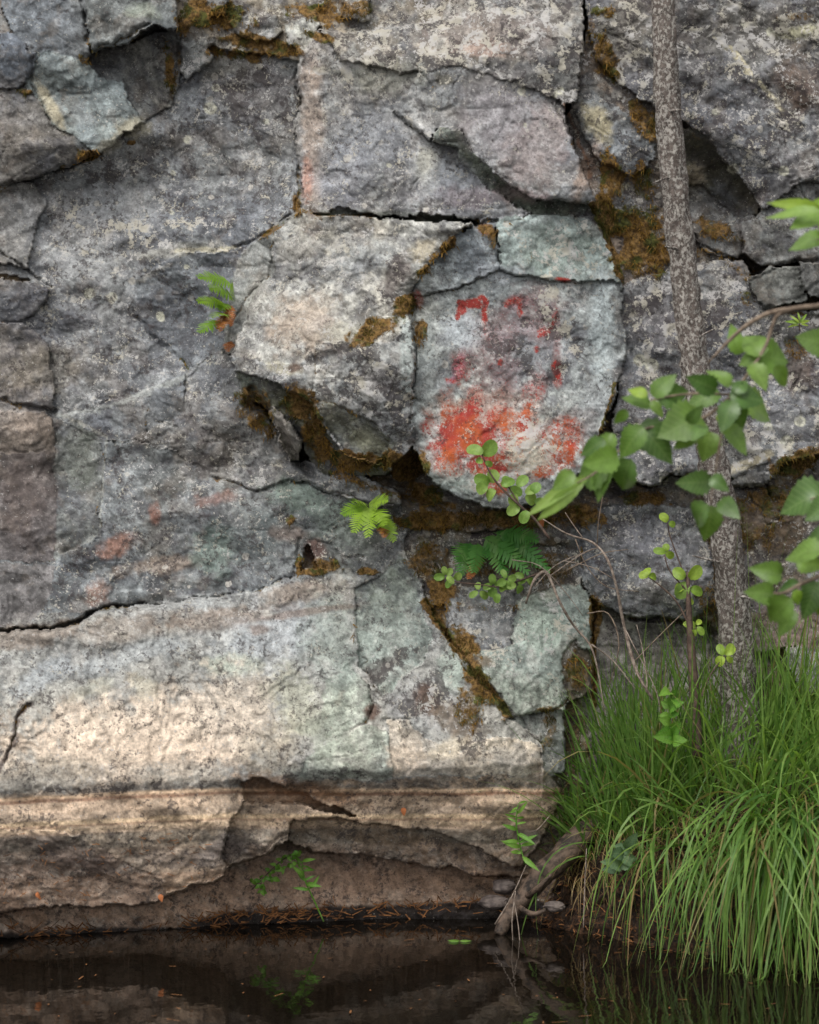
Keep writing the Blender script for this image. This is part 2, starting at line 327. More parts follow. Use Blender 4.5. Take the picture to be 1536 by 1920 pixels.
# ------------------------------------------------------------------ the cliff surface
PIT = 2.6
def axis(a, b, ea, eb):
    mid = np.arange(a, b + PIT, PIT)
    return np.concatenate([np.arange(ea, a - 6, 12.0), mid, np.arange(b + 12, eb, 12.0)])
au = axis(-20, 1556, -420, 1960); av = axis(-20, 1775, -320, 1990)
U, Vv = np.meshgrid(au, av)
NR, NC = U.shape
wu = 9 * (fbm(U, Vv, 40, 3, 1) - .5) * 2 + 3.5 * (fbm(U, Vv, 9, 2, 2) - .5) * 2
wv_ = 9 * (fbm(U, Vv, 40, 3, 4) - .5) * 2 + 3.5 * (fbm(U, Vv, 9, 2, 5) - .5) * 2
X = U + wu; Y = Vv + wv_
P = .20 + .08 * (fbm(U, Vv, 120, 3, 6) - .5) + 0 * U
P = P + np.clip(-U, 0, 400) * .0004 + sstep(1700, 1900, Vv) * .05
# below the undercut follow the waterline
P = np.where(Vv > 1640, np.interp(U, [0, 500, 960, 1960], [.50, .22, .14, .12]) + 0 * P, P)
P = P + .12 * (1 - sstep(.7, 1.15, np.hypot((U - 960) / 330, (Vv - 975) / 62)))
ID = np.full(U.shape, -1)
COL = np.zeros(U.shape + (3,)) + lin((104, 84, 60))
LW = np.full(U.shape, .3); DK = np.full(U.shape, .5); MS = np.full(U.shape, .3); RD = np.zeros(U.shape)
DM = np.full(U.shape, 1e9); NI = np.full(U.shape, -1)
# recessed area under the painted panel
for i, b in enumerate(BL):
    pl = np.array(b['poly'], float)
    r0, r1 = np.searchsorted(av, [pl[:, 1].min() - 30, pl[:, 1].max() + 30]); c0, c1 = np.searchsorted(au, [pl[:, 0].min() - 30, pl[:, 0].max() + 30])
    S = np.s_[r0:r1, c0:c1]
    d, ins = polydist(X[S], Y[S], pl)
    # edge roundness varies along the outline
    ew = b['ew'] * (.55 + .9 * fbm(U[S], Vv[S], 60, 2, i % 7))
    t = 1 - np.clip(d / ew, 0, 1)
    near = (~ins) & (d < DM[S]); DM[S] = np.where(near, d, DM[S]); NI[S] = np.where(near, i, NI[S])
    h = b['p'] + b['gx'] * (U[S] - b['c'][0]) + b['gy'] * (Vv[S] - b['c'][1])
    h = h - b['ed'] * (.06 + .55 * sstep(.42, .72, fbm(U[S], Vv[S], 70, 2, (i + 3) % 9))) * (1 - np.sqrt(np.clip(1 - t * t, 0, 1)))
    P[S] = np.where(ins, h, P[S]); ID[S] = np.where(ins, i, ID[S])
    k = ins[..., None]
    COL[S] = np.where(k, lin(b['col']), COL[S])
    LW[S] = np.where(ins, b['wl'], LW[S]); DK[S] = np.where(ins, b['dk'], DK[S]); MS[S] = np.where(ins, 0, MS[S])
fill = (ID < 0) & (DM < np.where(U > 1060, 5, 13)) & (NI >= 0)
for i, b in enumerate(BL):
    q = fill & (NI == i)
    if not q.any(): continue
    P[q] = (b['p'] + b['gx'] * (U - b['c'][0]) + b['gy'] * (Vv - b['c'][1]))[q] - b['ed'] * .3 * np.minimum(DM[q] / 6, 1); ID[q] = i
    COL[q] = lin(b['col']); LW[q] = b['wl']; DK[q] = b['dk']; MS[q] = 0
# neighbouring blocks are nearly flush except where a block truly juts out
def blur(A, n):
    for ax in (0, 1):
        for _ in range(2):
            A = np.moveaxis(A, ax, 0); Q = np.concatenate([np.repeat(A[:1], n, 0), A, np.repeat(A[-1:], n, 0)])
            c_ = np.cumsum(np.concatenate([np.zeros((1,) + A.shape[1:]), Q]), 0)
            A = (c_[2 * n + 1:] - c_[:-2 * n - 1]) / (2 * n + 1); A = np.moveaxis(A, 0, ax)
    return A
Plow = blur(P, 26)
keep = np.full(U.shape, .42)
for (cu, cv, ru, rv, kk) in [(590, 800, 170, 130, .85), (950, 900, 230, 130, .9), (860, 390, 300, 60, .7), (200, 1165, 260, 60, .9), (250, 1640, 500, 140, 1.), (700, 1600, 400, 120, 1.), (1340, 300, 120, 150, .75), (1480, 500, 120, 110, .75), (1250, 900, 160, 60, .8), (220, 70, 140, 70, .75), (960, 300, 220, 130, .95)]:
    keep = np.maximum(keep, kk * (1 - sstep(.6, 1.2, np.hypot((U - cu) / ru, (Vv - cv) / rv))))
P = Plow + keep * (P - Plow)
ps = blur(P, 6)
for pts in ([(0,1500),(440,1478)], [(560,1470),(1010,1452)], [(0,1053),(104,1052)], [(103,850),(103,1040)]):
    d_, _ = polydist(X, Y, pts, False)
    P = P + (ps - P) * (1 - sstep(12, 26, d_))
# dark hollow under the panel and the boulder
def dent(pts, width, depth, soft=1.0):
    d, _ = polydist(X, Y, pts, False)
    global P
    P = P - depth * (1 - sstep(width * (1 - .9 * soft), width, d))
dent([(760, 985), (850, 975), (960, 985), (1060, 985)], 30, .02)
dent([(470, 730), (505, 775), (560, 860), (585, 890)], 12, .06)
dent([(720, 905), (790, 930), (840, 950)], 16, .05)
# facets
soft = sstep(0, 1, 1)
F1 = facet(U, Vv, 165, 0, .5); F2 = facet(U, Vv, 62, 2, 1.1); F3 = facet(U, Vv, 26, 4, .2)
calm = 1 - .85 * sstep(1120, 1200, Vv) * (1 - sstep(1480, 1520, Vv)) * (U < 1015) - .45 * (1 - sstep(.8, 1.1, np.hypot((U - 975) / 205, (Vv - 680) / 290))) - .3 * (1 - sstep(.8, 1.1, np.hypot((U - 830) / 280, (Vv - 230) / 180)))
P = P + calm * (.095 * (F1 - .5) + .046 * (F2 - .5) + .012 * (F3 - .5))
c1 = facet(U, Vv, 165, 0, .5, crease=True); c2 = facet(U, Vv, 62, 2, 1.1, crease=True)
HC = np.maximum((1 - sstep(0, 2.6, c1)) * sstep(.50, .56, fbm(U, Vv, 90, 3, 5)), (1 - sstep(0, 2.2, c2)) * sstep(.55, .60, fbm(U, Vv, 70, 3, 9)))
P = P - .005 * HC * calm
# thin spalls with crisp edges
tn = fbm(U, Vv, 110, 4, 8, .55) * 9
P = P + .006 * (np.floor(tn) + sstep(.86, 1, tn - np.floor(tn)))
tn2 = fbm(U * .8, Vv * 1.4, 60, 4, 10, .6) * 7
P = P + .0008 * (np.floor(tn2) + sstep(.8, 1, tn2 - np.floor(tn2)))
rough = fbm(U, Vv, 22, 5, 3, .62) - .5
P = P + .0062 * (.35 + .65 * calm) * rough + .004 * (fbm(U, Vv, 5, 2, 6) - .5)
# strong striated grain on the lower undercut
gr = fbm(U * .35 + Vv * .3, Vv * 1.6 - U * .25, 22, 4, 12) - .5
P = P + .022 * gr * sstep(1500, 1600, Vv) * (1 - sstep(900, 1000, U))
# cracks: points, half width px, depth
CR = [
 ([(0,470),(40,495),(70,520),(100,542)], 4.5, .05), ([(0,606),(42,604)], 3, .03), ([(42,604),(75,580)],2,.01),
 ([(0,745),(50,760),(105,772)], 7, .06), ([(256,598),(300,640),(355,692)], 7, .03),
 ([(104,780),(103,1052)], 1.6, .012), ([(0,1053),(104,1052)], 2.2, .02), ([(200,822),(192,900),(188,985)], 1.5, -.006),
 ([(215,828),(280,832)], 4, .03), ([(300,795),(335,797)], 3, .02), ([(276,735),(278,812)], 2, .015),
 ([(440,462),(480,452),(515,428),(545,402)], 5, .04), ([(556,130),(560,250),(556,330),(560,400)], 5, .05),
 ([(420,660),(440,600),(470,555),(505,510),(512,455)], 3.5, .03), ([(500,520),(560,520),(590,540)], 2.5, .02),
 ([(738,205),(775,240),(812,258),(850,262)], 4, .03), ([(768,357),(782,330)], 3, .02),
 ([(890,412),(960,418),(1000,400)], 2, .02),
 ([(935,430),(935,505)], 2.2, .02), ([(800,552),(860,542),(908,520),(935,506),(985,516)], 3, .03),
 ([(985,516),(1005,440)], 1.3, .006), ([(1030,518),(1060,525),(1130,540)], 2.5, .015),
 ([(1120,695),(1152,712)], 2.2, .02), ([(775,590),(778,700),(772,800)], 3.5, .05),
 ([(880,425),(840,455),(795,498),(766,550)], 7, .02), ([(776,560),(782,600),(780,640)], 6, .04),
 ([(590,640),(590,760)], 2.5, .015), ([(596,745),(660,770),(725,830)], 4, .02),
 ([(400,893),(480,918),(545,900),(600,915),(700,940),(745,950)], 4, .05),
 ([(535,965),(560,985),(640,1010)], 2.5, .02), ([(578,1015),(620,1020),(640,1045),(680,1040)], 4, .03),
 ([(560,1012),(548,1080)], 5, .05), ([(380,1018),(375,1070),(300,1095)],1.5,.006),
 ([(382,978),(400,1000),(420,1050)],1.5,.006),
 ([(0,1182),(60,1182),(132,1174),(180,1150),(270,1134)], 7, .12), ([(270,1134),(400,1120),(480,1107),(550,1082)], 3, .05),
 ([(55,1320),(30,1340),(25,1380),(5,1430)], 5, .05), ([(375,1275),(400,1310),(415,1350),(405,1400)], 2, .012),
 ([(670,1228),(690,1240),(675,1250),(700,1290),(716,1305)], 3, .025), ([(608,1375),(612,1392),(650,1350)], 2, .015),
 ([(580,1428),(640,1424),(680,1410)], 2, .015), ([(718,1352),(770,1348)], 3, .03), ([(738,1352),(760,1382)], 2.5, .02),
 ([(766,1395),(768,1455)], 1.6, .01), ([(663,1100),(664,1200),(668,1240)],1.6,.008),
 ([(800,1130),(830,1180),(870,1230),(900,1280),(930,1310),(960,1346)], 6, .04), ([(880,1228),(960,1216)], 4, .03),
 ([(962,1110),(960,1215)], 3, .02), ([(975,1342),(1000,1380),(1012,1395)], 3.5, .03), ([(995,1340),(1050,1330),(1064,1310)], 4, .05),
 ([(1112,1130),(1112,1310)], 6, .06), ([(1180,1158),(1240,1166),(1300,1164),(1340,1190)], 7, .10),
 ([(1090,975),(1088,1060),(1110,1130)], 6, .04), ([(1225,950),(1224,1020)], 3, .02), ([(1330,1010),(1345,1110)], 4, .03),
 ([(1120,888),(1200,908),(1235,912),(1262,890),(1310,888)], 5, .07), ([(1376,914),(1440,906),(1446,930)], 4, .06),
 ([(1410,930),(1440,980),(1500,950)], 3, .03), ([(1405,505),(1450,500),(1490,492),(1536,486)], 5, .06),
 ([(1440,580),(1500,590),(1536,600)], 7, .06), ([(1505,690),(1480,740),(1500,780)],4,.03),
 ([(1290,430),(1320,460),(1380,486)], 5, .05), ([(1485,345),(1500,342),(1512,380)], 3, .03),
 ([(1240,90),(1245,300)], 3, .02), ([(60,104),(60,160),(90,215),(105,240)], 5, .03), ([(150,0),(160,45),(172,92)], 5, .05),
 ([(172,94),(215,84),(245,64),(280,44)], 5, .05), ([(100,322),(150,308),(190,290)], 5, .04), ([(0,352),(60,338)], 4, .03),
 ([(335,70),(330,130),(325,190)], 7, .03), ([(780,128),(800,150),(812,168)],3,.02),([(870,128),(850,170)],3,.02),
 ([(880,162),(900,250)],1.5,.005),([(1040,190),(1050,215),(1080,280)],4,.04),
 ([(690,1290),(700,1330),(686,1354)],5,.04),
]
CRD = np.full(U.shape, 99.)
for pts, w_, dp in CR:
    pa = np.array(pts, float)
    r0, r1 = np.searchsorted(av, [pa[:, 1].min() - 25, pa[:, 1].max() + 25]); c0, c1 = np.searchsorted(au, [pa[:, 0].min() - 25, pa[:, 0].max() + 25])
    S = np.s_[r0:r1, c0:c1]
    d, _ = polydist(X[S] , Y[S], pa, False)
    ww = w_ * (.75 if w_ < 6 else 1) * (.35 + 1.0 * fbm(U[S], Vv[S], 25, 2, 9)); dp = dp * (.55 if dp < .1 else .9)
    g = np.clip(1 - d / ww, 0, 1) ** .6
    P[S] = P[S] - dp * g
    CRD[S] = np.minimum(CRD[S], d / ww)

# ------------------------------------------------------------------ mineral colours, lichens, moss and ochre (albedo, plus painted ledge shade)
n_a = fbm(U, Vv, 70, 5, 1, .6); n_b = fbm(U, Vv, 26, 5, 5, .65); n_c = fbm(U, Vv, 9, 4, 7, .65); n_d = fbm(U, Vv, 150, 4, 11)
COL = COL * (1 - .3 * HC)[..., None]
# each block is mottled: cool / warm and light / dark clouds
COL = COL * (0.62 + .76 * sstep(.25, .75, n_b))[..., None]
COL = COL * (0.80 + .40 * sstep(.3, .7, n_a))[..., None]
warm = (sstep(.35, .65, n_d) - .5)[..., None] * np.array([.08, .03, -.06])
COL = COL * (1 + warm)
def blend(m, c):
    global COL
    m = np.clip(m, 0, 1)[..., None]; COL = COL * (1 - m) + lin(c) * m
def area(u, v, ru, rv, ang=0, nz=.9):
    a = R(ang); dx = U - u; dy = Vv - v
    x = (dx * math.cos(a) + dy * math.sin(a)) / ru; y = (-dx * math.sin(a) + dy * math.cos(a)) / rv
    r = np.hypot(x, y)
    return 1 - sstep(.45, 1.15, r + nz * (n_b - .5) * 1.3 + nz * .5 * (n_c - .5))
def band(pts, w_, nz=1.0):
    d, _ = polydist(U + nz * 14 * (n_b - .5), Vv + nz * 14 * (n_c - .5), pts, False)
    return 1 - sstep(.4, 1.1, d / w_ + nz * (n_c - .5) * .9)
def inb(*lab):
    return np.isin(ID, lab)
spk = sstep(.47, .60, fbm(U, Vv, 6, 3, 13, .7))       # crumbly break-up
# clouds of pale lichen film over the grey walls
COL = COL * (0.78 + .44 * sstep(.3, .7, n_c))[..., None]
up_ = (Vv < 1150)
blend(.5 * sstep(.48, .62, fbm(U, Vv, 90, 5, 4, .7)) * (DK > .2) * up_, (98, 99, 110))
blend(.36 * sstep(.50, .62, fbm(U, Vv, 40, 6, 2, .72)) * (LW > .25) * up_, (160, 160, 164))
blend(.5 * sstep(.52, .61, fbm(U, Vv, 30, 6, 9, .74)) * (DK > .2) * up_, (76, 72, 80))
blend(.25 * sstep(.54, .64, fbm(U, Vv, 55, 6, 12, .7)) * up_, (132, 112, 98))
blend(.35 * sstep(.52, .60, fbm(U, Vv, 26, 6, 5, .72)) * (1 - up_), (128, 118, 114))
blend(.35 * sstep(.52, .60, fbm(U, Vv, 32, 6, 7, .72)) * (1 - up_), (170, 163, 158))
for a in [(200,400,120,60,0,(165,162,168),.5),(140,480,110,55,20,(170,166,170),.55),(480,170,70,90,0,(106,96,98),.45),(420,120,60,30,0,(148,140,130),.5),
          (100,600,90,60,20,(100,98,110),.4),(90,690,90,50,0,(140,124,106),.4),(330,470,110,14,-8,(172,164,156),.55),(290,620,80,60,40,(84,82,88),.4),
          (165,250,24,60,-20,(160,168,178),.35),(20,250,60,60,0,(130,116,106),.4),(95,200,14,60,-30,(176,158,128),.7),(250,240,40,22,0,(178,164,140),.7),
          (200,275,36,16,-20,(182,168,146),.6),(270,20,40,18,0,(150,154,140),.5),
          (60,800,50,30,0,(150,128,116),.5),(50,930,60,90,0,(92,76,74),.5),(150,860,40,60,0,(104,106,96),.5),
          (222,1022,46,22,-20,(160,108,88),.75),(290,965,14,22,0,(160,98,76),.6),(185,1110,26,30,0,(160,110,88),.6),(300,1060,90,20,-8,(156,128,110),.55),(410,935,50,16,-10,(140,90,76),.5),
          (400,1030,50,50,0,(128,144,138),.7),(560,930,80,30,15,(122,136,126),.7),(640,980,90,50,20,(124,134,128),.6),(480,1000,60,60,0,(100,108,112),.5),
          (540,1000,40,18,0,(140,110,100),.4),(590,1030,26,22,0,(104,72,66),.8),(700,1000,40,60,0,(130,126,120),.4),
          # top slab
          (585,250,26,180,0,(168,142,128),.65),(575,330,14,60,0,(180,110,86),.5),(640,330,60,60,0,(132,130,142),.5),(800,310,26,50,0,(190,182,172),.8),(700,250,90,70,0,(134,134,144),.45),
          (940,220,90,90,20,(146,134,140),.6),(1010,280,60,90,30,(150,130,130),.6),(850,345,80,50,10,(152,152,164),.6),(880,370,60,26,0,(130,106,112),.5),(980,365,60,18,10,(164,132,134),.5),(1100,320,20,80,20,(176,140,118),.5),
          (720,140,100,40,0,(150,146,130),.4),(920,60,140,50,0,(152,128,118),.45),(900,90,60,20,0,(168,130,118),.5),(960,150,120,30,0,(110,104,104),.5),(830,150,24,16,0,(84,78,70),.9),(1060,120,30,60,0,(126,122,120),.5),
          # boulder
          (570,600,80,60,-30,(184,158,140),.7),(480,560,26,60,20,(150,140,132),.5),(560,470,50,20,-20,(176,166,160),.6),(700,480,70,40,0,(172,170,172),.6),(790,470,30,22,-30,(206,186,160),.8),
          (740,520,26,60,25,(112,98,94),.8),(690,500,40,18,0,(106,104,112),.5),(650,620,50,24,0,(186,176,160),.5),(700,720,60,50,0,(116,104,108),.5),(762,660,14,110,0,(180,184,184),.8),
          (700,830,50,30,30,(150,146,120),.6),(530,690,40,12,10,(200,186,160),.6),(470,720,30,18,20,(110,116,108),.6),(550,690,16,10,0,(80,56,48),.9),(610,600,50,14,-30,(130,118,118),.4),
          # panel
          (880,480,40,40,0,(120,124,134),.8),(1040,470,90,55,0,(134,144,138),.7),(960,560,90,50,0,(124,128,134),.6),(870,620,50,40,0,(176,178,188),.75),(1000,650,110,90,0,(122,118,128),.7),(960,720,80,50,0,(120,118,128),.6),
          (1130,620,26,130,0,(178,184,190),.8),(1110,760,34,60,20,(176,176,182),.6),(940,510,50,18,0,(170,170,182),.6),(850,900,60,30,20,(158,166,162),.7),(800,700,26,110,0,(160,164,166),.5),(1080,790,50,30,0,(166,150,152),.5),
          # right
          (1420,60,140,80,0,(120,110,100),.5),(1500,160,50,70,0,(100,76,62),.7),(1400,260,70,60,0,(122,120,128),.6),(1380,130,60,60,0,(108,104,104),.5),(1170,60,60,80,0,(128,116,104),.55),(1160,270,40,30,0,(142,144,154),.6),
          (1120,230,26,50,-40,(190,172,136),.8),(1160,350,36,12,0,(196,182,150),.8),(1130,110,26,40,0,(120,84,50),.6),(1500,60,46,14,-10,(186,176,140),.7),(1300,330,30,30,0,(150,130,104),.6),(1240,600,60,60,0,(112,102,108),.5),
          (1400,870,60,10,-25,(190,172,140),.7),(1430,760,90,60,0,(128,126,134),.5),(1440,620,60,30,0,(100,94,92),.5),(1500,700,40,50,0,(110,80,56),.5),(1210,1010,90,50,0,(124,120,130),.6),(1440,980,90,60,0,(112,84,58),.6),
          (1080,1150,50,60,0,(142,152,148),.7),(1020,1180,50,60,0,(148,160,150),.7),(1240,1110,60,30,0,(120,112,108),.5)]:
    blend(area(*a[:5]) * a[6], a[5])
# pale rock: grey-white top, peach middle, green right
pm = sstep(1150, 1200, Vv) * (Vv < 1500) * (U < 1015)
for a in [(60,1190,140,26,-8,(136,116,104),.7),(230,1180,120,30,-10,(150,128,114),.5),(420,1160,140,26,-6,(142,118,104),.6),(560,1110,90,22,-8,(160,136,120),.6),(640,1120,40,30,0,(150,140,134),.5),
          (330,1130,110,14,-6,(168,165,168),.6),(520,1190,120,50,-10,(166,166,174),.7),(250,1230,140,26,-16,(164,164,170),.6),(80,1270,90,26,-30,(156,157,165),.65),(620,1200,60,90,0,(144,151,144),.6),(730,1180,50,90,0,(136,142,136),.6),
          (440,1250,60,26,0,(170,176,160),.6),(270,1385,300,112,-6,(216,190,172),.95),(450,1330,90,90,-40,(198,178,164),.8),(520,1400,80,60,-40,(176,162,148),.6),(100,1450,130,40,-4,(172,158,146),.7),(560,1320,60,80,-30,(172,166,148),.7),(620,1380,60,60,0,(154,157,146),.6),
          (330,1450,100,26,0,(178,168,160),.5),(60,1470,90,16,-4,(142,136,132),.6),(300,1476,160,9,-3,(120,112,108),.6),(600,1450,90,18,0,(128,130,124),.6),(760,1420,44,36,0,(204,182,166),.9),(850,1400,50,22,-20,(200,182,164),.8),(960,1420,50,26,0,(150,142,138),.6),
          (190,1340,60,8,-20,(150,134,118),.4),(560,1150,120,8,-8,(132,104,92),.6),(490,1180,28,12,0,(120,96,86),.7),(180,1290,60,18,-20,(166,160,146),.5),(270,1285,30,30,0,(176,164,146),.6),
          (720,1250,60,22,-40,(92,80,78),.7),(800,1310,36,36,0,(90,66,56),.9),(750,1320,30,26,0,(156,150,152),.6),(700,1335,18,18,0,(96,70,60),.9),(845,1260,26,50,0,(156,164,156),.8),(860,1350,60,40,40,(120,100,84),.7),(900,1240,26,16,0,(120,92,66),.6)]:
    blend(area(*a[:5]) * a[6], a[5])
# horizontal flood bands
def wline(v0, du=0.): return v0 - du * (U - 0) / 1000
hb = (U < 1060)
def hband(v0, v1, c, s, slope=45, fr=1.):
    jit = 5 * (fbm(U, Vv * 3, 40, 3, 14) - .5)
    vv = Vv + slope * U / 1000 - 0 + jit
    vv = np.where(U > 450, Vv + 18 + jit, vv)
    m = sstep(v0 - 3, v0 + 2, vv) * (1 - sstep(v1 - 2, v1 + 3, vv))
    if fr < 1: m = m * (fr + (1 - fr) * spk)
    blend(m * s * hb, c)
hband(1440, 1494, (122,116,114), .35, fr=.3)
hband(1484, 1498, (96,90,88), .55, fr=.2)
hband(1497, 1503, (222,186,158), .8)
hband(1503, 1510, (128,90,70), .75)
hband(1510, 1572, (186,158,138), .75, fr=.8)
hband(1530, 1545, (128,114,104), .55, fr=.3)
hband(1545, 1553, (206,176,146), .7)
hband(1553, 1556, (130,96,76), .6)
hband(1558, 1566, (198,170,142), .5, fr=.5)
hband(1572, 1610, (132,120,110), .7, fr=.6)
hband(1600, 1660, (136,114,102), .6, fr=.5)
hband(1650, 1730, (160,130,112), .5)
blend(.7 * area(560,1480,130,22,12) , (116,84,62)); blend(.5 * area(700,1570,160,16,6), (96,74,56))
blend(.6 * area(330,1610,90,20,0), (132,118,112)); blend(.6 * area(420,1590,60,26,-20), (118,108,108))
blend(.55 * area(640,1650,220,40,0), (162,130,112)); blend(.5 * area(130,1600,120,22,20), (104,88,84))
# black wet strip at the waterline
WL = np.interp(U, [0, 200, 330, 420, 600, 900, 960, 1960], [1748, 1742, 1738, 1712, 1702, 1690, 1690, 1700])
wet = sstep(-5, 4, Vv - WL + 14 * (n_b - .5))
blend(.93 * wet, (26, 23, 24)); LW = LW * (1 - wet); 
# pale streaks like thin lichen lines; olive ledge bands paint in shade and algae
for pts, w_, c, s in [([(200,822),(193,900),(188,990)],2,(170,166,158),.45),([(105,776),(150,792),(200,820)],5,(160,152,142),.4),([(105,780),(200,765),(272,735),(350,706)],6,(170,168,166),.5),
                      ([(1372,90),(1390,115),(1408,138)],6,(196,180,150),.95),([(1425,155),(1450,185),(1468,208)],6,(196,180,150),.95),([(1340,70),(1365,88)],5,(190,176,146),.7),
                      ([(60,1320),(34,1340),(26,1385),(0,1440)],7,(92,78,74),.9),([(375,1272),(398,1306),(414,1345),(404,1400)],4,(150,138,130),.6),
                      ([(330,470),(440,466)],5,(196,182,158),.8),([(254,530),(320,496)],5,(180,170,164),.5),([(70,420),(50,470)],8,(92,90,96),.6),
                      ([(560,1452),(700,1448)],4,(100,98,96),.5),([(850,262),(905,320),(960,372),(1000,392),(1110,388)],13,(70,78,64),.4),([(600,398),(760,402),(885,414)],7,(62,66,54),.55),  # last two: shade of the slab undersides painted in, tinted with algae
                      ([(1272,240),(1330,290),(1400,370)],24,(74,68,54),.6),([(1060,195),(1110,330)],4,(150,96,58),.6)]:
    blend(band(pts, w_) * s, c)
# small round crustose spots
for (u, v, r_) in [(394,203,13),(405,165,8),(352,262,8),(168,550,11),(210,558,11),(302,596,8),(322,398,5),(325,325,5),(500,228,6),(1200,675,12),(1222,685,14),(1342,210,8),(1470,320,10),(1375,316,11),(1050,170,8),(978,172,7),(1445,60,9),(1396,45,7),(300,590,7),(1040,178,6),(730,310,5),(985,235,4),(1245,900,9),(1335,800,9),(1500,790,11),(1475,830,14),(1440,800,9),(350,500,5)]:
    rr = np.hypot(U - u, (Vv - v)) / r_ + .5 * (n_c - .5)
    blend((1 - sstep(.8, 1.05, rr)) * (.55 + .4 * sstep(.3, .8, rr)), (186, 178, 160))
# denser crumbs
def add(m, arr, k): return np.clip(arr + m * k, 0, 1.3)
for a in [(880,60,220,60,0,.6),(980,130,140,50,0,.6),(1180,80,80,90,0,.7),(1400,60,140,70,0,.5),(1060,560,50,130,0,.75),(1090,460,60,50,0,.5),(960,870,110,50,0,.9),(1000,830,70,50,0,.7),(650,120,80,50,0,.5),(800,240,50,40,0,.6),
          (700,730,80,60,0,.7),(660,470,70,60,0,.4),(180,430,90,60,0,.5),(430,100,90,30,0,.7),(1450,840,80,50,0,.6),(1230,620,60,90,0,.4),(300,440,160,40,0,.4),(1060,1200,60,90,0,.5),(900,1180,60,60,0,.6),(840,1340,80,70,30,.5),(500,880,110,40,10,.4)]:
    LW = add(area(*a[:5]), LW, a[5])
for a in [(480,180,80,80,0,.5),(740,520,30,60,25,.6),(700,720,70,60,0,.7),(800,1310,60,60,0,.8),(720,1250,70,30,-40,.8),(300,560,90,60,0,.4),(1000,650,110,80,0,.5),(1240,560,60,60,0,.6),(1330,620,40,80,0,.5),(1160,300,60,60,0,.5),(1420,200,100,90,0,.4),(200,1480,220,12,-3,.6),(640,1450,100,16,0,.6),(870,1380,70,40,0,.6),(200,330,40,20,-20,.7)]:
    DK = add(area(*a[:5]), DK, a[5])
# moss
def moss(m, k=1.0):
    global MS
    MS = np.maximum(MS, np.clip(m * k, 0, 1))
for a in [(400,30,80,34,10,1),(520,95,60,16,4,.9),(440,100,70,16,5,.9),(345,40,20,40,0,.8),(600,70,40,14,20,.9),(1150,330,30,60,-10,.9),(1230,480,40,40,0,.9),(480,80,90,20,8,1),(600,30,60,22,10,.9),(318,130,14,62,-5,.9),(170,290,30,16,-8,1),(50,172,20,8,10,.8),(155,110,18,10,40,.7),(246,268,12,6,0,1),
          (556,385,12,30,0,.9),(505,435,40,7,-30,.8),(480,770,40,60,-35,.7),(560,760,40,40,20,1),(590,820,22,60,-25,.9),(660,860,90,20,5,.9),(770,870,44,40,10,1),(800,930,50,30,30,1),(750,860,60,22,0,.9),
          (700,620,60,26,-25,.9),(760,575,30,24,-40,1),(795,510,26,12,-45,1),(840,460,26,12,-45,.9),(790,620,12,30,0,.8),(915,432,26,16,10,.9),(925,450,10,20,0,.7),
          (1135,110,26,60,-12,.8),(1215,230,30,60,-30,.8),(1140,400,26,60,-15,1),(1200,430,60,60,0,.85),(1180,490,40,36,0,.95),(1200,340,40,50,0,.7),(1285,60,16,90,0,.3),(1340,430,50,22,20,.8),(1310,250,34,70,-35,.35),
          (820,975,80,30,0,.9),(950,972,150,22,0,.95),(1080,965,70,26,0,.85),(800,1050,46,50,0,.65),(830,1120,36,46,0,.95),(870,1200,26,60,-30,.95),(930,1060,90,26,0,.5),(1040,1060,50,40,0,.55),(905,1290,26,50,-35,.9),(1200,935,60,18,0,.8),
          (1120,1150,12,60,0,.9),(1080,1260,26,46,0,.8),(1030,1330,30,12,0,.8),(590,1070,46,10,-5,1),(560,1050,10,26,0,1),(610,1060,40,14,0,.8),(690,1072,26,8,0,.9),(545,975,12,10,0,.8),(1490,870,60,30,-25,.9),(1450,940,70,40,0,.7),(1390,1010,60,46,0,.6),(1110,60,30,60,0,.45),(1130,20,30,16,0,.8),
          (1420,1000,60,30,0,.6),(1030,1360,20,60,0,.6),(1340,1130,40,60,0,.5),(880,1330,40,50,0,.6),(1500,650,40,30,0,.5),(1490,30,50,12,0,.5),(1400,560,14,20,0,.6),(930,1140,60,10,0,.5),(655,15,60,20,0,.7)]:
    moss(area(*a[:5], 1.1), a[5])
moss(band([(1112,382),(1130,430),(1156,480),(1166,525)], 9), 1); moss(band([(1152,720),(1130,800),(1108,850)], 5), .9); moss(band([(800,1130),(830,1180),(880,1240),(950,1340)], 14), 1)
moss(band([(1112,1120),(1114,1320)], 8), .9); moss(band([(585,760),(612,840),(640,880),(740,870)], 12), .9); moss(band([(620,885),(760,935),(850,950)], 9), .7)
moss(band([(558,390),(600,406),(700,404)], 5), .6); moss(band([(1240,470),(1340,470),(1400,520)], 10), .5)
MS = np.maximum(MS, np.where((CRD < .7) & (Vv < 1440) & (n_a > .55), .6, 0))
P = P + .03 * sstep(.4, .8, MS) * (fbm(U, Vv, 16, 3, 5) - .3)
MS = np.where(Vv > 1400, MS * .6 * (U > 980), MS)
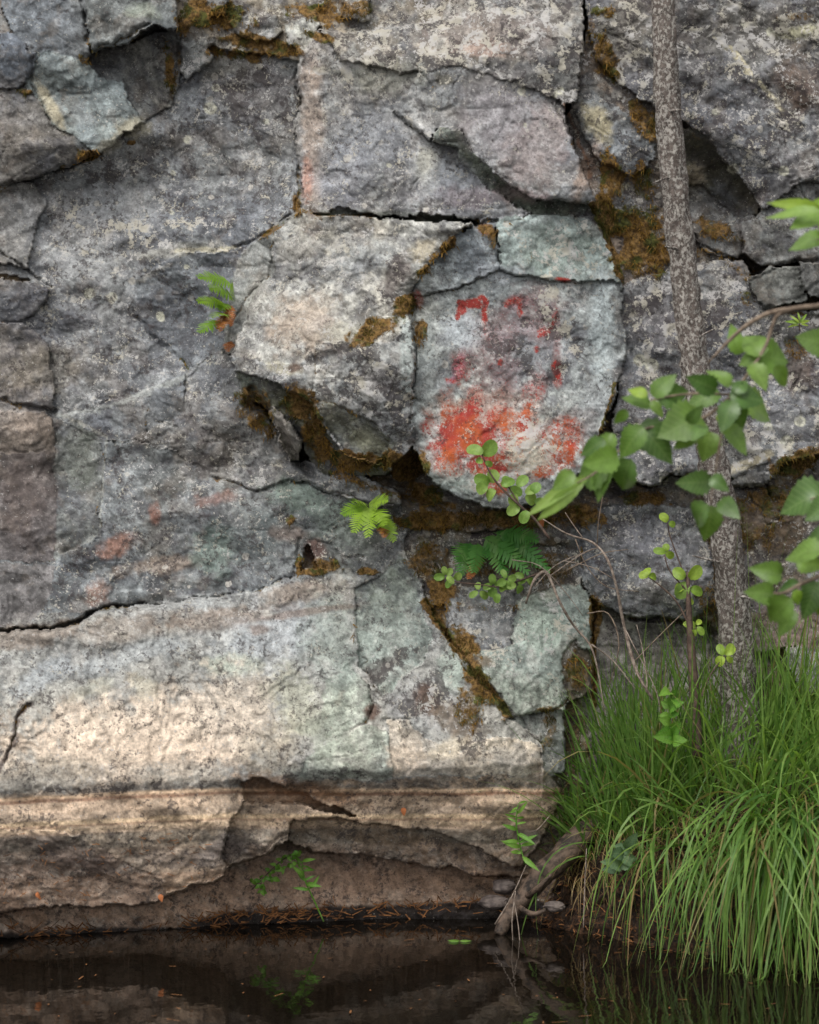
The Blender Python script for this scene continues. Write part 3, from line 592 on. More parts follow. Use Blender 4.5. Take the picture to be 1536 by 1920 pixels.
# ochre
def red(m, k):
    global RD
    RD = np.maximum(RD, np.clip(m * k, 0, 1))
for a in [(885,567,24,9,0,1),(866,580,10,14,35,.8),(908,580,8,18,0,1),(962,565,20,8,-10,.6),(975,580,7,16,0,.5),(1020,620,16,12,0,.6),(1038,600,7,26,20,.5),(1043,690,11,12,0,1),(1045,710,9,22,0,.45),(938,680,6,7,0,.9),(1006,655,7,9,0,.7),
          (862,700,10,30,0,.4),(870,690,22,40,-20,.3),(840,770,22,60,0,.35),(890,750,30,50,0,.4),(875,815,85,62,0,1),(862,840,40,36,0,1),(810,800,26,30,0,.55),(930,800,60,50,0,.65),(985,790,16,50,10,.85),(920,870,70,36,0,.8),(1060,850,36,26,-30,.95),
          (1060,800,36,26,0,.55),(1020,885,30,16,0,.9),(930,915,40,18,0,.7),(1000,740,26,60,10,.4),(850,870,50,30,0,.6),(980,850,90,60,0,.4),(1010,590,60,60,0,.2),(930,620,60,60,0,.2),(910,430,16,12,0,.5),(1058,525,22,5,8,1),(783,560,12,20,0,.5)]:
    red(area(*a[:5], .8), a[5])
for pts, w_, k_ in [([(856,596),(864,578),(862,566),(874,568),(892,563),(905,556),(914,566),(909,580),(911,598)],5.5,1),([(872,572),(900,572)],7,1),([(948,574),(960,563),(972,566),(978,588)],4,.8),([(1038,596),(1034,616),(1022,622),(1010,630)],4,.7),([(1043,684),(1044,704)],10,1),([(985,790),(975,830),(982,800)],10,.8),([(905,590),(912,620),(918,650)],6,.35),([(862,672),(868,700),(852,716),(838,712)],5,.5),([(1040,560),(1046,640),(1044,680)],12,.25)]:
    red(band(pts, w_, .5), k_)
for a in [(940,840,150,80,0,.5),(880,800,70,40,0,.5),(1040,850,60,50,0,.5),(920,700,60,90,-20,.22)]:
    red(area(*a[:5], .8), a[5])
RD = RD * np.where(Vv < 735, 1, .62 + .5 * sstep(.35, .62, fbm(U, Vv * .3, 13, 4, 3, .6)))
blend(.75 * area(985,850,55,45,20), (206,196,176)); LW = np.clip(LW + .9 * area(975,850,80,55,0), 0, 1.4); RD = RD * (1 - .45 * area(985,855,50,40,20))
lum = (COL @ np.array([.3, .6, .1]))[..., None]; COL = lum + (COL - lum) * (.78 + .22 * sstep(1250, 1500, Vv))[..., None]
pink = np.maximum(area(860,690,12,22,15), area(850,712,18,8,-20)) * .55
blend(pink, (178, 104, 128)); blend(.3 * area(975,567,26,14,0), (176, 110, 124)); blend(.35 * area(900,770,110,50,0), (190, 150, 130))
COL = COL * np.array([.965, 1.02, .975]) * (1 + .10 * sstep(1120, 1200, Vv) * (1 - wet))[..., None]
COL = np.clip(COL, .004, .8)

# build meshes, one per block, all sharing the same surface
verts = WPn(U, Vv, -P).reshape(-1, 3)
colA = np.concatenate([COL, np.ones(U.shape + (1,))], -1).reshape(-1, 4)
mskA = np.stack([LW, DK, MS, RD], -1).reshape(-1, 4)
idx = np.arange(NR * NC).reshape(NR, NC)
quads = np.stack([idx[:-1, :-1], idx[1:, :-1], idx[1:, 1:], idx[:-1, 1:]], -1).reshape(-1, 4)
fid = ID[:-1, :-1].reshape(-1)
def sub(name, sel, parent):
    q = quads[sel]; used, inv = np.unique(q, return_inverse=True)
    return mesh_np(name, verts[used], inv.reshape(-1, 4), ROCK, parent, True, {'col': colA[used], 'msk': mskA[used]})
cliff = sub('cliff', fid == -1, None)
tag(cliff, 'grey lichened lakeside cliff of fractured blocks with mossy seams', kind='structure')
for i, b in enumerate(BL):
    s = fid == i
    if s.sum() < 4: continue
    o = sub('rock_block', s, cliff)
    if b['label']: o['label'] = b['label']
def cliffP(u, v):
    return P[min(np.searchsorted(av, v), NR - 1), min(np.searchsorted(au, u), NC - 1)]
# ------------------------------------------------------------------ water
def water_material():
    m, t, out = newmat('lake_water'); n = N(t)
    g = n.node('ShaderNodeNewGeometry').outputs['Position']
    mp = n.node('ShaderNodeMapping'); mp.inputs['Scale'].default_value = (1, .55, 1); n.l(g, mp.inputs['Vector'])
    b = n.node('ShaderNodeBsdfPrincipled'); b.inputs['Base Color'].default_value = (.006, .0045, .003, 1)
    b.inputs['Roughness'].default_value = .015; b.inputs['IOR'].default_value = 1.4
    bp = n.node('ShaderNodeBump'); bp.inputs['Strength'].default_value = .12; bp.inputs['Distance'].default_value = .01
    n.l(n.noise(mp.outputs[0], 14, 3, .5), bp.inputs['Height']); n.l(bp.outputs[0], b.inputs['Normal'])
    n.l(b.outputs[0], out.inputs[0]); return m
ZW = .025
wv = [(-60, -120, ZW), (60, -120, ZW), (60, .6, ZW), (-60, .6, ZW)]
tag(mesh_np('water', wv, [(0, 1, 2, 3)], water_material(), None, False), 'dark still lake water mirroring the cliff foot', kind='structure')

# ------------------------------------------------------------------ simple materials
def plain(name, c1, c2, scale=20, rough=.8, bump=.004, detail=5, c3=None, s3=60, stretch=None):
    m, t, out = newmat(name); n = N(t)
    tc = n.node('ShaderNodeTexCoord').outputs['Object']
    if stretch:
        mp = n.node('ShaderNodeMapping'); mp.inputs['Scale'].default_value = stretch; n.l(tc, mp.inputs['Vector']); tc = mp.outputs[0]
    f = n.noise(tc, scale, detail, .65)
    c = n.mix(n.ramp(f, .35, .65), c1, c2)
    h = f
    if c3:
        g = n.ramp(n.noise(tc, s3, 6, .75), .48, .55); c = n.mix(n.math('MULTIPLY', g, .85), c, c3); h = n.math('ADD', f, n.math('MULTIPLY', g, .3))
    b = n.node('ShaderNodeBsdfPrincipled'); n.l(c, b.inputs['Base Color']); b.inputs['Roughness'].default_value = rough
    b.inputs['Specular IOR Level'].default_value = .3
    bp = n.node('ShaderNodeBump'); bp.inputs['Strength'].default_value = .9; bp.inputs['Distance'].default_value = bump
    n.l(h, bp.inputs['Height']); n.l(bp.outputs[0], b.inputs['Normal']); n.l(b.outputs[0], out.inputs[0]); return m
def leafmat(name, c1, c2, trans=.35, rough=.5, per='obj', spec=.35):
    m, t, out = newmat(name); n = N(t)
    if per == 'obj':
        f = n.node('ShaderNodeObjectInfo').outputs['Random']
    else:
        a = n.node('ShaderNodeAttribute', attribute_name='tint'); f = n.node('ShaderNodeSeparateColor'); n.l(a.outputs['Color'], f.inputs[0]); f = f.outputs[0]
    c = n.mix(f, c1, c2)
    tc = n.node('ShaderNodeTexCoord').outputs['Object']
    c = n.mix(1.0, c, n.ramp(n.noise(tc, 30 if per != 'obj' else 3, 4), .3, .7, .8, 1.2), 'MULTIPLY')
    if per == 'obj':
        sx = n.node('ShaderNodeSeparateXYZ'); n.l(tc, sx.inputs[0]); ax = n.math('ABSOLUTE', sx.outputs[0])
        vv = n.math('SINE', n.math('MULTIPLY', n.math('SUBTRACT', sx.outputs[1], n.math('MULTIPLY', ax, .75)), 52))
        vein = n.math('MAXIMUM', n.ramp(vv, .72, 1), n.ramp(ax, .008, .022, 1, 0))
        c = n.mix(n.math('MULTIPLY', vein, .30), c, n.mix(.5, c, (.42, .50, .22)))
        c = n.mix(n.math('MULTIPLY', n.ramp(n.noise(tc, 5, 6, .7), .66, .70), .7), c, (.22, .13, .04))
    if per != 'obj':      # dry tips and straw share the same attribute
        sp = n.node('ShaderNodeSeparateColor'); n.l(a.outputs['Color'], sp.inputs[0])
        c = n.mix(sp.outputs[1], c, (.30, .21, .10))
    b = n.node('ShaderNodeBsdfPrincipled'); n.l(c, b.inputs['Base Color']); b.inputs['Roughness'].default_value = rough
    b.inputs['Specular IOR Level'].default_value = spec
    tr = n.node('ShaderNodeBsdfTranslucent'); n.l(n.mix(1.0, c, (1.25, 1.3, .6), 'MULTIPLY'), tr.inputs['Color'])
    ms = n.node('ShaderNodeMixShader'); ms.inputs[0].default_value = trans
    n.l(b.outputs[0], ms.inputs[1]); n.l(tr.outputs[0], ms.inputs[2]); n.l(ms.outputs[0], out.inputs[0]); return m
M_LEAF = leafmat('leaf_green', (.10, .19, .03), (.18, .29, .06), .35, .42, spec=.4)
M_YLEAF = leafmat('leaf_yellow_green', (.20, .33, .04), (.34, .46, .06), .4, .45)
M_MLEAF = leafmat('leaf_fresh', (.16, .29, .05), (.26, .38, .09), .38, .45)
M_FERN = leafmat('fern_green', (.15, .28, .025), (.26, .38, .04), .35, .5)
M_HERB = leafmat('herb_green', (.08, .22, .02), (.16, .31, .04), .35, .5)
M_GREY = leafmat('herb_grey_green', (.09, .16, .08), (.13, .21, .10), .3, .6)
M_GRASS = leafmat('grass_blade', (.055, .145, .025), (.21, .33, .075), .42, .45, per='attr')
M_MOSS = leafmat('moss_tuft', (.05, .045, .009), (.22, .125, .03), .2, .9, per='attr', spec=.1)
M_BARK = plain('spruce_bark', (.07, .056, .048), (.17, .14, .122), 55, .9, .006, 6, (.42, .39, .35), 70, stretch=(1, 1, .8))
M_TWIG = plain('twig_bark', (.10, .07, .05), (.25, .19, .14), 50, .8, .001)
M_DTWIG = plain('dark_twig', (.05, .032, .024), (.12, .08, .06), 50, .8, .001)
M_DEAD = plain('dead_wood', (.13, .095, .075), (.30, .245, .20), 60, .85, .001)
M_LOG = plain('wet_log', (.018, .013, .010), (.13, .09, .065), 26, .7, .006, 6, stretch=(1, 1, 1))
M_SOIL = plain('peaty_soil', (.006, .004, .003), (.045, .028, .019), 35, .75, .03, 8, (.10, .05, .025), 60)
M_STONE = plain('shore_stone', (.07, .055, .05), (.16, .13, .115), 25, .7, .006)
M_NEEDLE = plain('dry_litter', (.05, .022, .01), (.30, .13, .045), 25, .8, .001)
M_DRYLEAF = plain('rusty_dry_leaf', (.34, .10, .035), (.50, .19, .07), 60, .7, .001)
M_FROOT = plain('old_frond', (.17, .05, .015), (.34, .13, .035), 60, .8, .001)

# ------------------------------------------------------------------ shape builders
def catmull(pts, n):
    P_ = [Vector(p) for p in pts]; P_ = [P_[0] * 2 - P_[1]] + P_ + [P_[-1] * 2 - P_[-2]]
    out = []
    for i in range(1, len(P_) - 2):
        for k in range(n):
            t = k / n; a, b, c, d = P_[i - 1:i + 3]
            out.append(.5 * ((2 * b) + (c - a) * t + (2 * a - 5 * b + 4 * c - d) * t * t + (3 * b - a - 3 * c + d) * t ** 3))
    out.append(P_[-2]); return out
def tube(pts, rad, seg=8, rough=0., sub_=6, rs=1.):
    C_ = catmull(pts, sub_); n = len(C_)
    rr = np.interp(np.linspace(0, len(pts) - 1, n), range(len(pts)), rad)
    V = []; F = []
    up = Vector((.3, 1, .2)).normalized()
    for i, c in enumerate(C_):
        tg = (C_[min(i + 1, n - 1)] - C_[max(i - 1, 0)]).normalized()
        a = tg.cross(up).normalized(); b = tg.cross(a)
        for k in range(seg):
            th = 2 * math.pi * k / seg
            r = rr[i] * (1 + rough * (float(vnoise(np.array(k * rs + 3.), np.array(i * .6 * rs), 3)) - .5) * 2)
            V.append(c + (a * math.cos(th) + b * math.sin(th)) * r)
    for i in range(n - 1):
        for k in range(seg):
            k2 = (k + 1) % seg
            F.append((i * seg + k, i * seg + k2, (i + 1) * seg + k2, (i + 1) * seg + k))
    V.append(C_[0]); V.append(C_[-1]); a0 = len(V) - 2; b0 = len(V) - 1
    for k in range(0, seg, 1):
        k2 = (k + 1) % seg
        F.append((a0, k2, k, k)); F.append((b0, (n - 1) * seg + k, (n - 1) * seg + k2, (n - 1) * seg + k2))
    return V, F
def poly_obj(name, V, F, mat, parent=None, smooth=True):
    me = bpy.data.meshes.new(name)
    loc = parent.location if parent is not None and parent.type == 'EMPTY' else Vector((0, 0, 0))
    F = [tuple(dict.fromkeys(f)) for f in F]
    me.from_pydata([tuple(Vector(v) - loc) for v in V], [], F); me.update()
    me.polygons.foreach_set('use_smooth', [smooth] * len(me.polygons)); me.materials.append(mat)
    return link(bpy.data.objects.new(name, me), parent)
def px(r, y): return r * K * (y + CD) / CD
def pxtube(name, pts, rad, mat, parent=None, seg=7, **kw):
    """pts [(u, v, y)], rad in reference pixels"""
    V, F = tube([WP(*p) for p in pts], [px(r * (.8 if mat.name == 'dead_wood' else 1), p[2]) for r, p in zip(rad, pts)], seg, **kw)
    return poly_obj(name, V, F, mat, parent)

def leaf_mesh(name, w, serr, kind, fold=.22, bend=.25, mat=None):
    """unit leaf: base at origin, tip at +Y, normal +Z"""
    n = 14; V = [(0, 0, 0)]; F = []
    rows = []
    for i in range(n + 1):
        t = i / n
        if kind == 'ovate': ww = w * (math.sin(math.pi * t ** .72)) ** .85 * (1 - .12 * t)
        elif kind == 'round': ww = w * math.sqrt(max(0, 1 - (2 * t - 1.02) ** 2 / 1.05)) * (.75 + .25 * t)
        else: ww = w * math.sin(math.pi * t ** .85) ** .9
        if i in (0, n): ww = .004 if i == 0 or kind != 'round' else w * .25
        z = -bend * t * t + .05 * math.sin(t * 5)
        rows.append((t, ww / 2, z))
    V = []
    for i, (t, hw, z) in enumerate(rows):
        se = (1 + serr * (1 if i % 2 else -1))
        rp = .012 * (1 if i % 2 else -1)
        V += [(-hw * se, t - .03 * (i % 2), z + fold * hw * 1.0 + rp), (-hw * .5, t, z + fold * hw * .5 - rp * .5), (0, t, z), (hw * .5, t, z + fold * hw * .5 - rp * .5), (hw * se, t - .03 * (i % 2), z + fold * hw + rp)]
    for i in range(n):
        for k in range(4):
            a = i * 5 + k; F.append((a, a + 1, a + 6, a + 5))
    me = bpy.data.meshes.new(name); me.from_pydata(V, [], F); me.update()
    me.polygons.foreach_set('use_smooth', [True] * len(F)); me.materials.append(mat); return me
LM = {}
def leafm(kind, mat, var):
    k = (kind, mat.name, var)
    if k not in LM:
        w_ = {'ovate': .70, 'round': .92, 'lance': .24, 'wide': .85}[kind]
        kd = {'wide': 'ovate'}.get(kind, kind)
        LM[k] = leaf_mesh('leaf', w_ * (.9 + .1 * var), .085 if kind in ('ovate', 'wide') else .03, kd, [.15, .4, .25][var % 3], [.12, .35, .2][var % 3], mat)
    return LM[k]
def put_leaf(b, t, kind, mat, parent, flip=0., name='leaf', var=None):
    """b, t = world base and tip"""
    b = Vector(b); t = Vector(t); L = (t - b).length
    yv = (t - b).normalized()
    nrm = Vector((random.uniform(-.5, .5), -1, random.uniform(-.1, .7) + flip)).normalized()
    zv = (nrm - yv * nrm.dot(yv)).normalized(); xv = yv.cross(zv)
    o = bpy.data.objects.new(name, leafm(kind, mat, random.randrange(3) if var is None else var))
    M = Matrix((xv, yv, zv)).transposed().to_4x4()
    loc = b - (parent.location if parent else Vector((0, 0, 0)))
    sw = random.uniform(.85, 1.1)
    o.matrix_basis = Matrix.Translation(loc) @ M @ Matrix.Diagonal((L * sw, L, L, 1))
    return link(o, parent)

# ------------------------------------------------------------------ ribbons (grass)
def ribbons(name, base, d0, L, W, droop, tint, dry, mat, parent=None, seg=7, side=None, curl=None):
    n = len(base); base = np.asarray(base, float); d = np.asarray(d0, float); d /= np.linalg.norm(d, axis=1)[:, None]
    L = np.asarray(L, float); pos = base.copy(); rows = []
    if side is None:
        a = rng.uniform(0, np.pi, n); side = np.stack([np.cos(a), np.sin(a) * .6, np.zeros(n)], -1)
    g = np.array([0, 0, -1.0])
    for i in range(seg + 1):
        t = i / seg
        ww = (W * (1 - t ** 2.2) * (.75 + .5 * min(1, 2 * t)) * .5)[:, None] + 1e-4
        sd_ = side - d * (side * d).sum(1)[:, None]; sd_ /= np.linalg.norm(sd_, axis=1)[:, None] + 1e-9
        rows.append((pos - sd_ * ww, pos + sd_ * ww))
        pos = pos + d * (L / seg)[:, None]
        pos[:, 2] = np.maximum(pos[:, 2], .027)
        dr = (droop * (0.4 + 1.6 * t))[:, None] / seg
        d = d + g * dr
        if curl is not None: d = d + curl / seg
        d /= np.linalg.norm(d, axis=1)[:, None]
    V = np.stack([np.stack(r, 1) for r in rows], 1)        # n, seg+1, 2, 3
    k = (seg + 1) * 2
    V = V.reshape(-1, 3)
    f = []
    for i in range(seg): f.append([2 * i, 2 * i + 1, 2 * i + 3, 2 * i + 2])
    F = (np.arange(n)[:, None, None] * k + np.array(f)[None]).reshape(-1, 4)
    tt = np.repeat(tint, k); dd = np.repeat(dry, k)
    tipf = np.tile(np.repeat(np.linspace(0, 1, seg + 1), 2), n)
    dd = np.clip(dd + .35 * (tipf > .9) * (tt > .5), 0, 1)
    A = np.stack([np.clip(tt + .15 * tipf, 0, 1), dd, 0 * tt, 1 + 0 * tt], -1)
    return mesh_np(name, V, F, mat, parent, True, {'tint': A})

# ------------------------------------------------------------------ bank
def bank_profile(u):
    vw = np.interp(u, [930, 1000, 1100, 1300, 1536, 1960], [1732, 1742, 1764, 1802, 1822, 1850])
    vt = np.interp(u, [930, 1000, 1060, 1150, 1300, 1536, 1960], [1722, 1690, 1612, 1560, 1535, 1510, 1500])
    vb = np.interp(u, [930, 1000, 1060, 1200, 1536, 1960], [1712, 1640, 1540, 1440, 1370, 1350])
    yf = 1.67 * CD / ((vw - 960) * K) - CD
    return vw, vt, vb, yf
bu = np.arange(920, 1960, 7.0); rows = []
tsv = np.linspace(0, 1, 60)
Ub, Tb = np.meshgrid(bu, tsv)
vw, vt, vb, yf = bank_profile(Ub)
v_ = np.where(Tb < .12, vw + (.12 - Tb) * 500, np.where(Tb < .6, vw + (vt - vw) * (Tb - .12) / .48, vt + (vb - vt) * (Tb - .6) / .4))
y_ = np.where(Tb < .12, yf - (.12 - Tb) * .8, np.where(Tb < .6, yf + .16 * (Tb - .12) / .48, (yf + .16) + (.02 - yf - .16) * (Tb - .6) / .4))
nz = fbm(Ub * 1.0, Tb * 420 + 50, 60, 5, 4, .6) - .5; nz2 = fbm(Ub, Tb * 420, 14, 3, 8) - .5
BV = WPn(Ub, v_, y_); BV[..., 1] -= (nz * .26 + nz2 * .12) * sstep(.02, .2, Tb); BV[..., 2] += nz2 * .06
bi = np.arange(BV.shape[0] * BV.shape[1]).reshape(BV.shape[:2])
BF = np.stack([bi[:-1, :-1], bi[:-1, 1:], bi[1:, 1:], bi[1:, :-1]], -1).reshape(-1, 4)
tag(mesh_np('bank', BV.reshape(-1, 3), BF, M_SOIL), 'dark peaty bank strewn with needles under the grass', kind='structure')
def bank_pt(u, t):
    """surface point by column u and profile position t"""
    i = int(np.clip(round((u - 920) / 7), 0, len(bu) - 1)); j = int(np.clip(round(t * 59), 0, 59)); return Vector(BV[j, i])

# ------------------------------------------------------------------ tree trunk
t = empty('spruce_tree', WP(1388, 1430, -.42))
tag(t, 'slender young tree with pale lichen flecked bark standing before the cliff', 'tree')
tp = [(1232, -420, -.86), (1238, -150, -.86), (1244, 0, -.86), (1251, 180, -.85), (1268, 380, -.82), (1290, 570, -.78), (1308, 720, -.75), (1334, 850, -.70), (1358, 990, -.64), (1376, 1140, -.56), (1386, 1280, -.48), (1390, 1430, -.42)]
pxtube('trunk', tp, [19, 20, 21, 23, 24.5, 25, 27, 26.5, 28.5, 29, 32, 40], M_BARK, t, seg=24, rough=.16, sub_=14)
ty = lambda v: float(np.interp(v, [q[1] for q in tp], [q[2] for q in tp]))
for (u, v, du, dv, r_) in [(1252, 210, 14, -3, 3), (1278, 470, -16, -5, 3), (1262, 330, -20, 6, 2), (1300, 640, 22, -14, 2.2), (1366, 1060, -34, -10, 2.5), (1374, 1115, 30, 6, 2.5)]:
    pxtube('branch_stub', [(u, v, ty(v)), (u + du, v + dv, ty(v) - .08), (u + du * 2, v + dv * 2 + 2, ty(v) - .1)], [r_ + 1, r_, 1], M_BARK, t, seg=5, sub_=3)

# ------------------------------------------------------------------ foreground leafy branches
FY = -3.0
def branch(label, stems, leaves, y=FY, kind='ovate', mat=None, yr=.18, name='leafy_branch', smat=None, group=None, cat='branch', scale=.9):
    root = empty(name, WP(*stems[0][0][0][:2], y)); leaves = list(leaves); tag(root, label, cat, group)
    ext = []
    for k_, (pts, rad) in enumerate(stems):
        if pts[0][0] >= 1600:      # the branch goes on beyond the frame
            a_, b_ = pts[0][0], pts[0][1]
            ext.append(([(a_ + 1000, b_ - 170), (a_ + 650, b_ - 70), (a_ + 300, b_ - 40)] + list(pts), [rad[0] * 2, rad[0] * 1.6, rad[0] * 1.3] + list(rad)))
            for q_ in range(9):
                du_ = random.uniform(40, 900); leaves = list(leaves) + [(a_ + du_, b_ - 40 - du_ * .1, a_ + du_ + random.uniform(-70, 40), b_ - 40 - du_ * .1 + random.uniform(30, 80))]
        else: ext.append((pts, rad))
    stems = ext
    for pts, rad in stems:
        pxtube('twig', [(p[0], p[1], y + (p[2] if len(p) > 2 else 0)) for p in pts], rad, smat or M_TWIG, root, seg=6, sub_=5, rough=.1)
    for l in leaves:
        u0, v0, u1, v1 = l[:4]; mm = l[4] if len(l) > 4 and l[4] else (mat or M_LEAF); kd = l[5] if len(l) > 5 else kind
        a = y + random.uniform(-yr, yr) * .6; b = a + random.uniform(-yr, yr) * .35
        pu, pv = u1 - u0, v1 - v0
        put_leaf(WP(u0, v0, a), WP(u0 + pu * scale, v0 + pv * scale, b), kd, mm, root)
    return root
D_ = leafmat('leaf_dark', (.055, .125, .02), (.09, .17, .035), .25, .38, spec=.5)
Y_ = M_YLEAF
branch('large out of focus leafy branch reaching in front of the painting',
  [([(1640,556),(1560,570),(1500,577),(1440,588),(1395,614),(1360,646),(1328,680)], [6,5.5,5,4.5,4,3,1.5]),
   ([(1500,577),(1462,588),(1450,606),(1436,648),(1410,690),(1372,740),(1322,782),(1262,796),(1205,806),(1160,846),(1120,884),(1082,906)], [4,4,3.6,3.4,3.2,3,3,2.8,2.4,2.2,2,1.4]),
   ([(1372,740),(1300,738),(1232,748),(1205,764)], [2.6,2.2,1.8,1.2]), ([(1372,742),(1352,820),(1340,895),(1332,948)], [2.4,2,1.8,1.2])],
  [(1102,896,976,958,M_MLEAF,'lance'),(1094,906,994,982,M_MLEAF,'lance'),(1134,824,1082,858,D_),(1208,802,1152,862),(1200,796,1264,866,D_,'wide'),(1316,784,1232,812,None,'wide'),
   (1146,812,1128,874),(1160,856,1090,874,M_MLEAF),(1142,880,1062,894,None,'wide'),(1184,860,1152,936,D_,'wide'),(1136,878,1118,934),(1078,888,1028,920),(1220,762,1164,738,None,'wide'),
   (1214,742,1172,726,Y_),(1224,744,1272,694),(1232,746,1304,732,D_),(1222,752,1246,786,None),(1350,736,1276,764,None,'wide'),(1344,730,1286,706,D_),(1374,752,1350,814,D_,'wide'),
   (1372,752,1404,818,D_),(1360,796,1408,856),(1334,810,1318,870,None,'wide'),(1302,812,1264,842),(1368,744,1444,746,D_),(1382,748,1466,784,M_MLEAF,'ovate'),(1368,726,1330,682),(1378,738,1404,706,D_),
   (1388,664,1368,602,M_MLEAF),(1430,668,1390,614),(1416,670,1496,672,M_MLEAF,'wide'),(1408,684,1444,730),(1452,688,1486,732),(1424,666,1382,684),(1560,650,1488,628,None,'wide'),
   (1334,904,1266,906,D_),(1334,894,1368,922,D_),(1328,946,1290,994,D_,'wide'),(1334,948,1324,1024,None,'wide'),(1350,938,1388,972,D_),(1290,792,1320,760,D_),(1175,768,1150,800,None),(1320,800,1296,822,D_),(1345,778,1362,800,Y_)])
branch('blurred leafy twig entering low from the right',
  [([(1640,1040),(1560,1070),(1500,1096),(1468,1112),(1440,1112)], [5,4.5,3.5,2.5,1.4]), ([(1500,1096),(1488,1128),(1470,1160)],[2.4,1.8,1.2]), ([(1640,900),(1570,920),(1520,936)],[4,3,1.5])],
  [(1548,926,1456,950,D_,'wide'),(1560,940,1510,975,D_),(1545,1030,1458,1044,None,'wide'),(1496,1048,1548,1066,M_MLEAF,'wide'),(1466,1078,1408,1064,None,'wide'),(1450,1116,1402,1108),
   (1484,1122,1428,1176,None,'wide'),(1492,1146,1452,1200),(1530,1090,1512,1160,D_,'wide'),(1488,1108,1504,1138,Y_),(1500,1096,1452,1104,D_),(1560,1000,1500,1020,D_),(1545,1110,1560,1180)])
branch('bright blurred leaf spray at the upper right edge',
  [([(1640,372),(1580,384),(1520,396)], [4,3,1.6]), ([(1640,440),(1570,446),(1530,450)],[3,2,1.2])],
  [(1540,392,1440,374,Y_,'lance'),(1548,398,1420,398,M_MLEAF,'lance'),(1550,402,1478,420,M_MLEAF,'ovate'),(1560,390,1500,382,Y_,'ovate'),(1550,444,1472,464,M_MLEAF,'ovate'),(1560,410,1520,424,Y_)], y=-3.2)

# ------------------------------------------------------------------ small round-leaved alder shoots near the rock
def rleaves(cs):
    out = []
    for (u, v, n, r_, *m) in cs:
        a0 = random.uniform(0, 6.28)
        for k in range(n):
            a = a0 + k * 6.283 / n + random.uniform(-.4, .4); rr = r_ * random.uniform(.8, 1.15)
            out.append((u + 2 * math.cos(a), v + 2 * math.sin(a), u + rr * math.cos(a), v + rr * math.sin(a) * .85, m[0] if m else None))
    return out
branch('small pale green shoot hanging over the red ochre painting',
  [([(1030,1010),(1004,975),(975,948),(940,915),(920,888),(908,862),(902,846)], [3,2.6,2.4,2,1.8,1.4,1]), ([(975,948),(955,915),(945,900)],[1.6,1.2,1])],
  [(906,850,872,836),(904,852,934,828),(906,868,890,858),(910,866,926,874)] + [(u_, v__, u_ + dx, v__ + dy) for u_, v__, dx, dy in [(918,905,-30,-10),(915,912,-26,8),(920,905,10,-26),(930,920,-22,16),(940,910,26,-12),(948,915,4,-26),(955,918,28,6),(965,925,-4,26),(970,912,20,-22),(985,925,28,-16),(985,930,24,12),(975,950,-26,12),(990,958,-14,24),(1000,925,10,-22),(1002,940,24,4)]],
  y=-.82, kind='round', mat=M_MLEAF, yr=.05, name='alder_shoot', smat=M_DTWIG, cat='shoot')
branch('round leaved shoot below the fern under the painted slab',
  [([(1010,1075),(970,1090),(935,1100),(900,1096)], [2,1.8,1.5,1]), ([(900,1096),(860,1092),(838,1086)],[1.3,1,.8])],
  rleaves([(836,1080,4,24),(852,1088,2,22),(898,1108,3,26),(925,1098,4,26),(950,1086,4,26),(970,1096,3,24),(985,1082,2,22),(938,1112,2,24)]), y=-.5, kind='round', mat=M_MLEAF, yr=.05, name='alder_shoot', smat=M_DTWIG, cat='shoot')
branch('dark stemmed sapling with yellow green round leaves beside the tree trunk',
  [([(1306,1420),(1304,1330),(1298,1240),(1292,1150),(1290,1072)], [11,10,8.5,6,3]), ([(1296,1180),(1270,1130),(1240,1100),(1216,1082)],[2,1.6,1.4,1]), ([(1290,1110),(1256,1070),(1246,1040)],[2,1.4,1]), ([(1292,1100),(1258,1010),(1252,980)],[1.5,1.2,1]), ([(1306,1330),(1330,1270),(1358,1230)],[2,1.6,1]), ([(1298,1240),(1300,1200),(1306,1176)],[2,1.6,1])],
  [(1284,1084,1262,1066,Y_),(1292,1084,1318,1062,Y_),(1286,1100,1260,1104,Y_),(1294,1104,1320,1112,Y_),(1290,1120,1300,1134,Y_),(1288,1092,1270,1124,M_MLEAF)] +
  [(a + 0, b, c, d, Y_) for a, b, c, d in [(1248,1036,1224,1030),(1248,1036,1266,1046),(1250,1034,1248,1018),(1216,1080,1196,1076),(1216,1080,1236,1082),(1216,1078,1212,1062),(1252,978,1238,962),(1254,980,1268,986),(1304,1176,1284,1166),(1306,1176,1322,1190),(1304,1180,1296,1196),(1306,1172,1316,1160),(1358,1228,1344,1206),(1360,1228,1380,1206),(1358,1232,1342,1248),(1362,1232,1376,1242)]],
  y=-.62, kind='round', mat=M_YLEAF, yr=.05, name='alder_sapling', smat=M_DTWIG, cat='sapling')
branch('small toothed herb growing from the mossy gully beside the tree',
  [([(1212,440),(1208,400),(1204,365)], [1.6,1.4,1]), ([(1208,400),(1222,380)],[1,.8]), ([(1212,440),(1196,436)],[1,.8]), ([(1212,440),(1238,436)],[1,.8])],
  [(1204,366,1190,348),(1205,366,1218,352),(1206,384,1190,402,None),(1206,388,1214,410),(1222,372,1238,398),(1222,372,1216,362),(1196,436,1188,446),(1196,436,1202,428),(1236,436,1248,432),(1236,438,1228,442),(1206,375,1184,384)],
  y=-.34, kind='wide', mat=M_HERB, yr=.03, name='small_herb', smat=M_DTWIG, cat='herb')
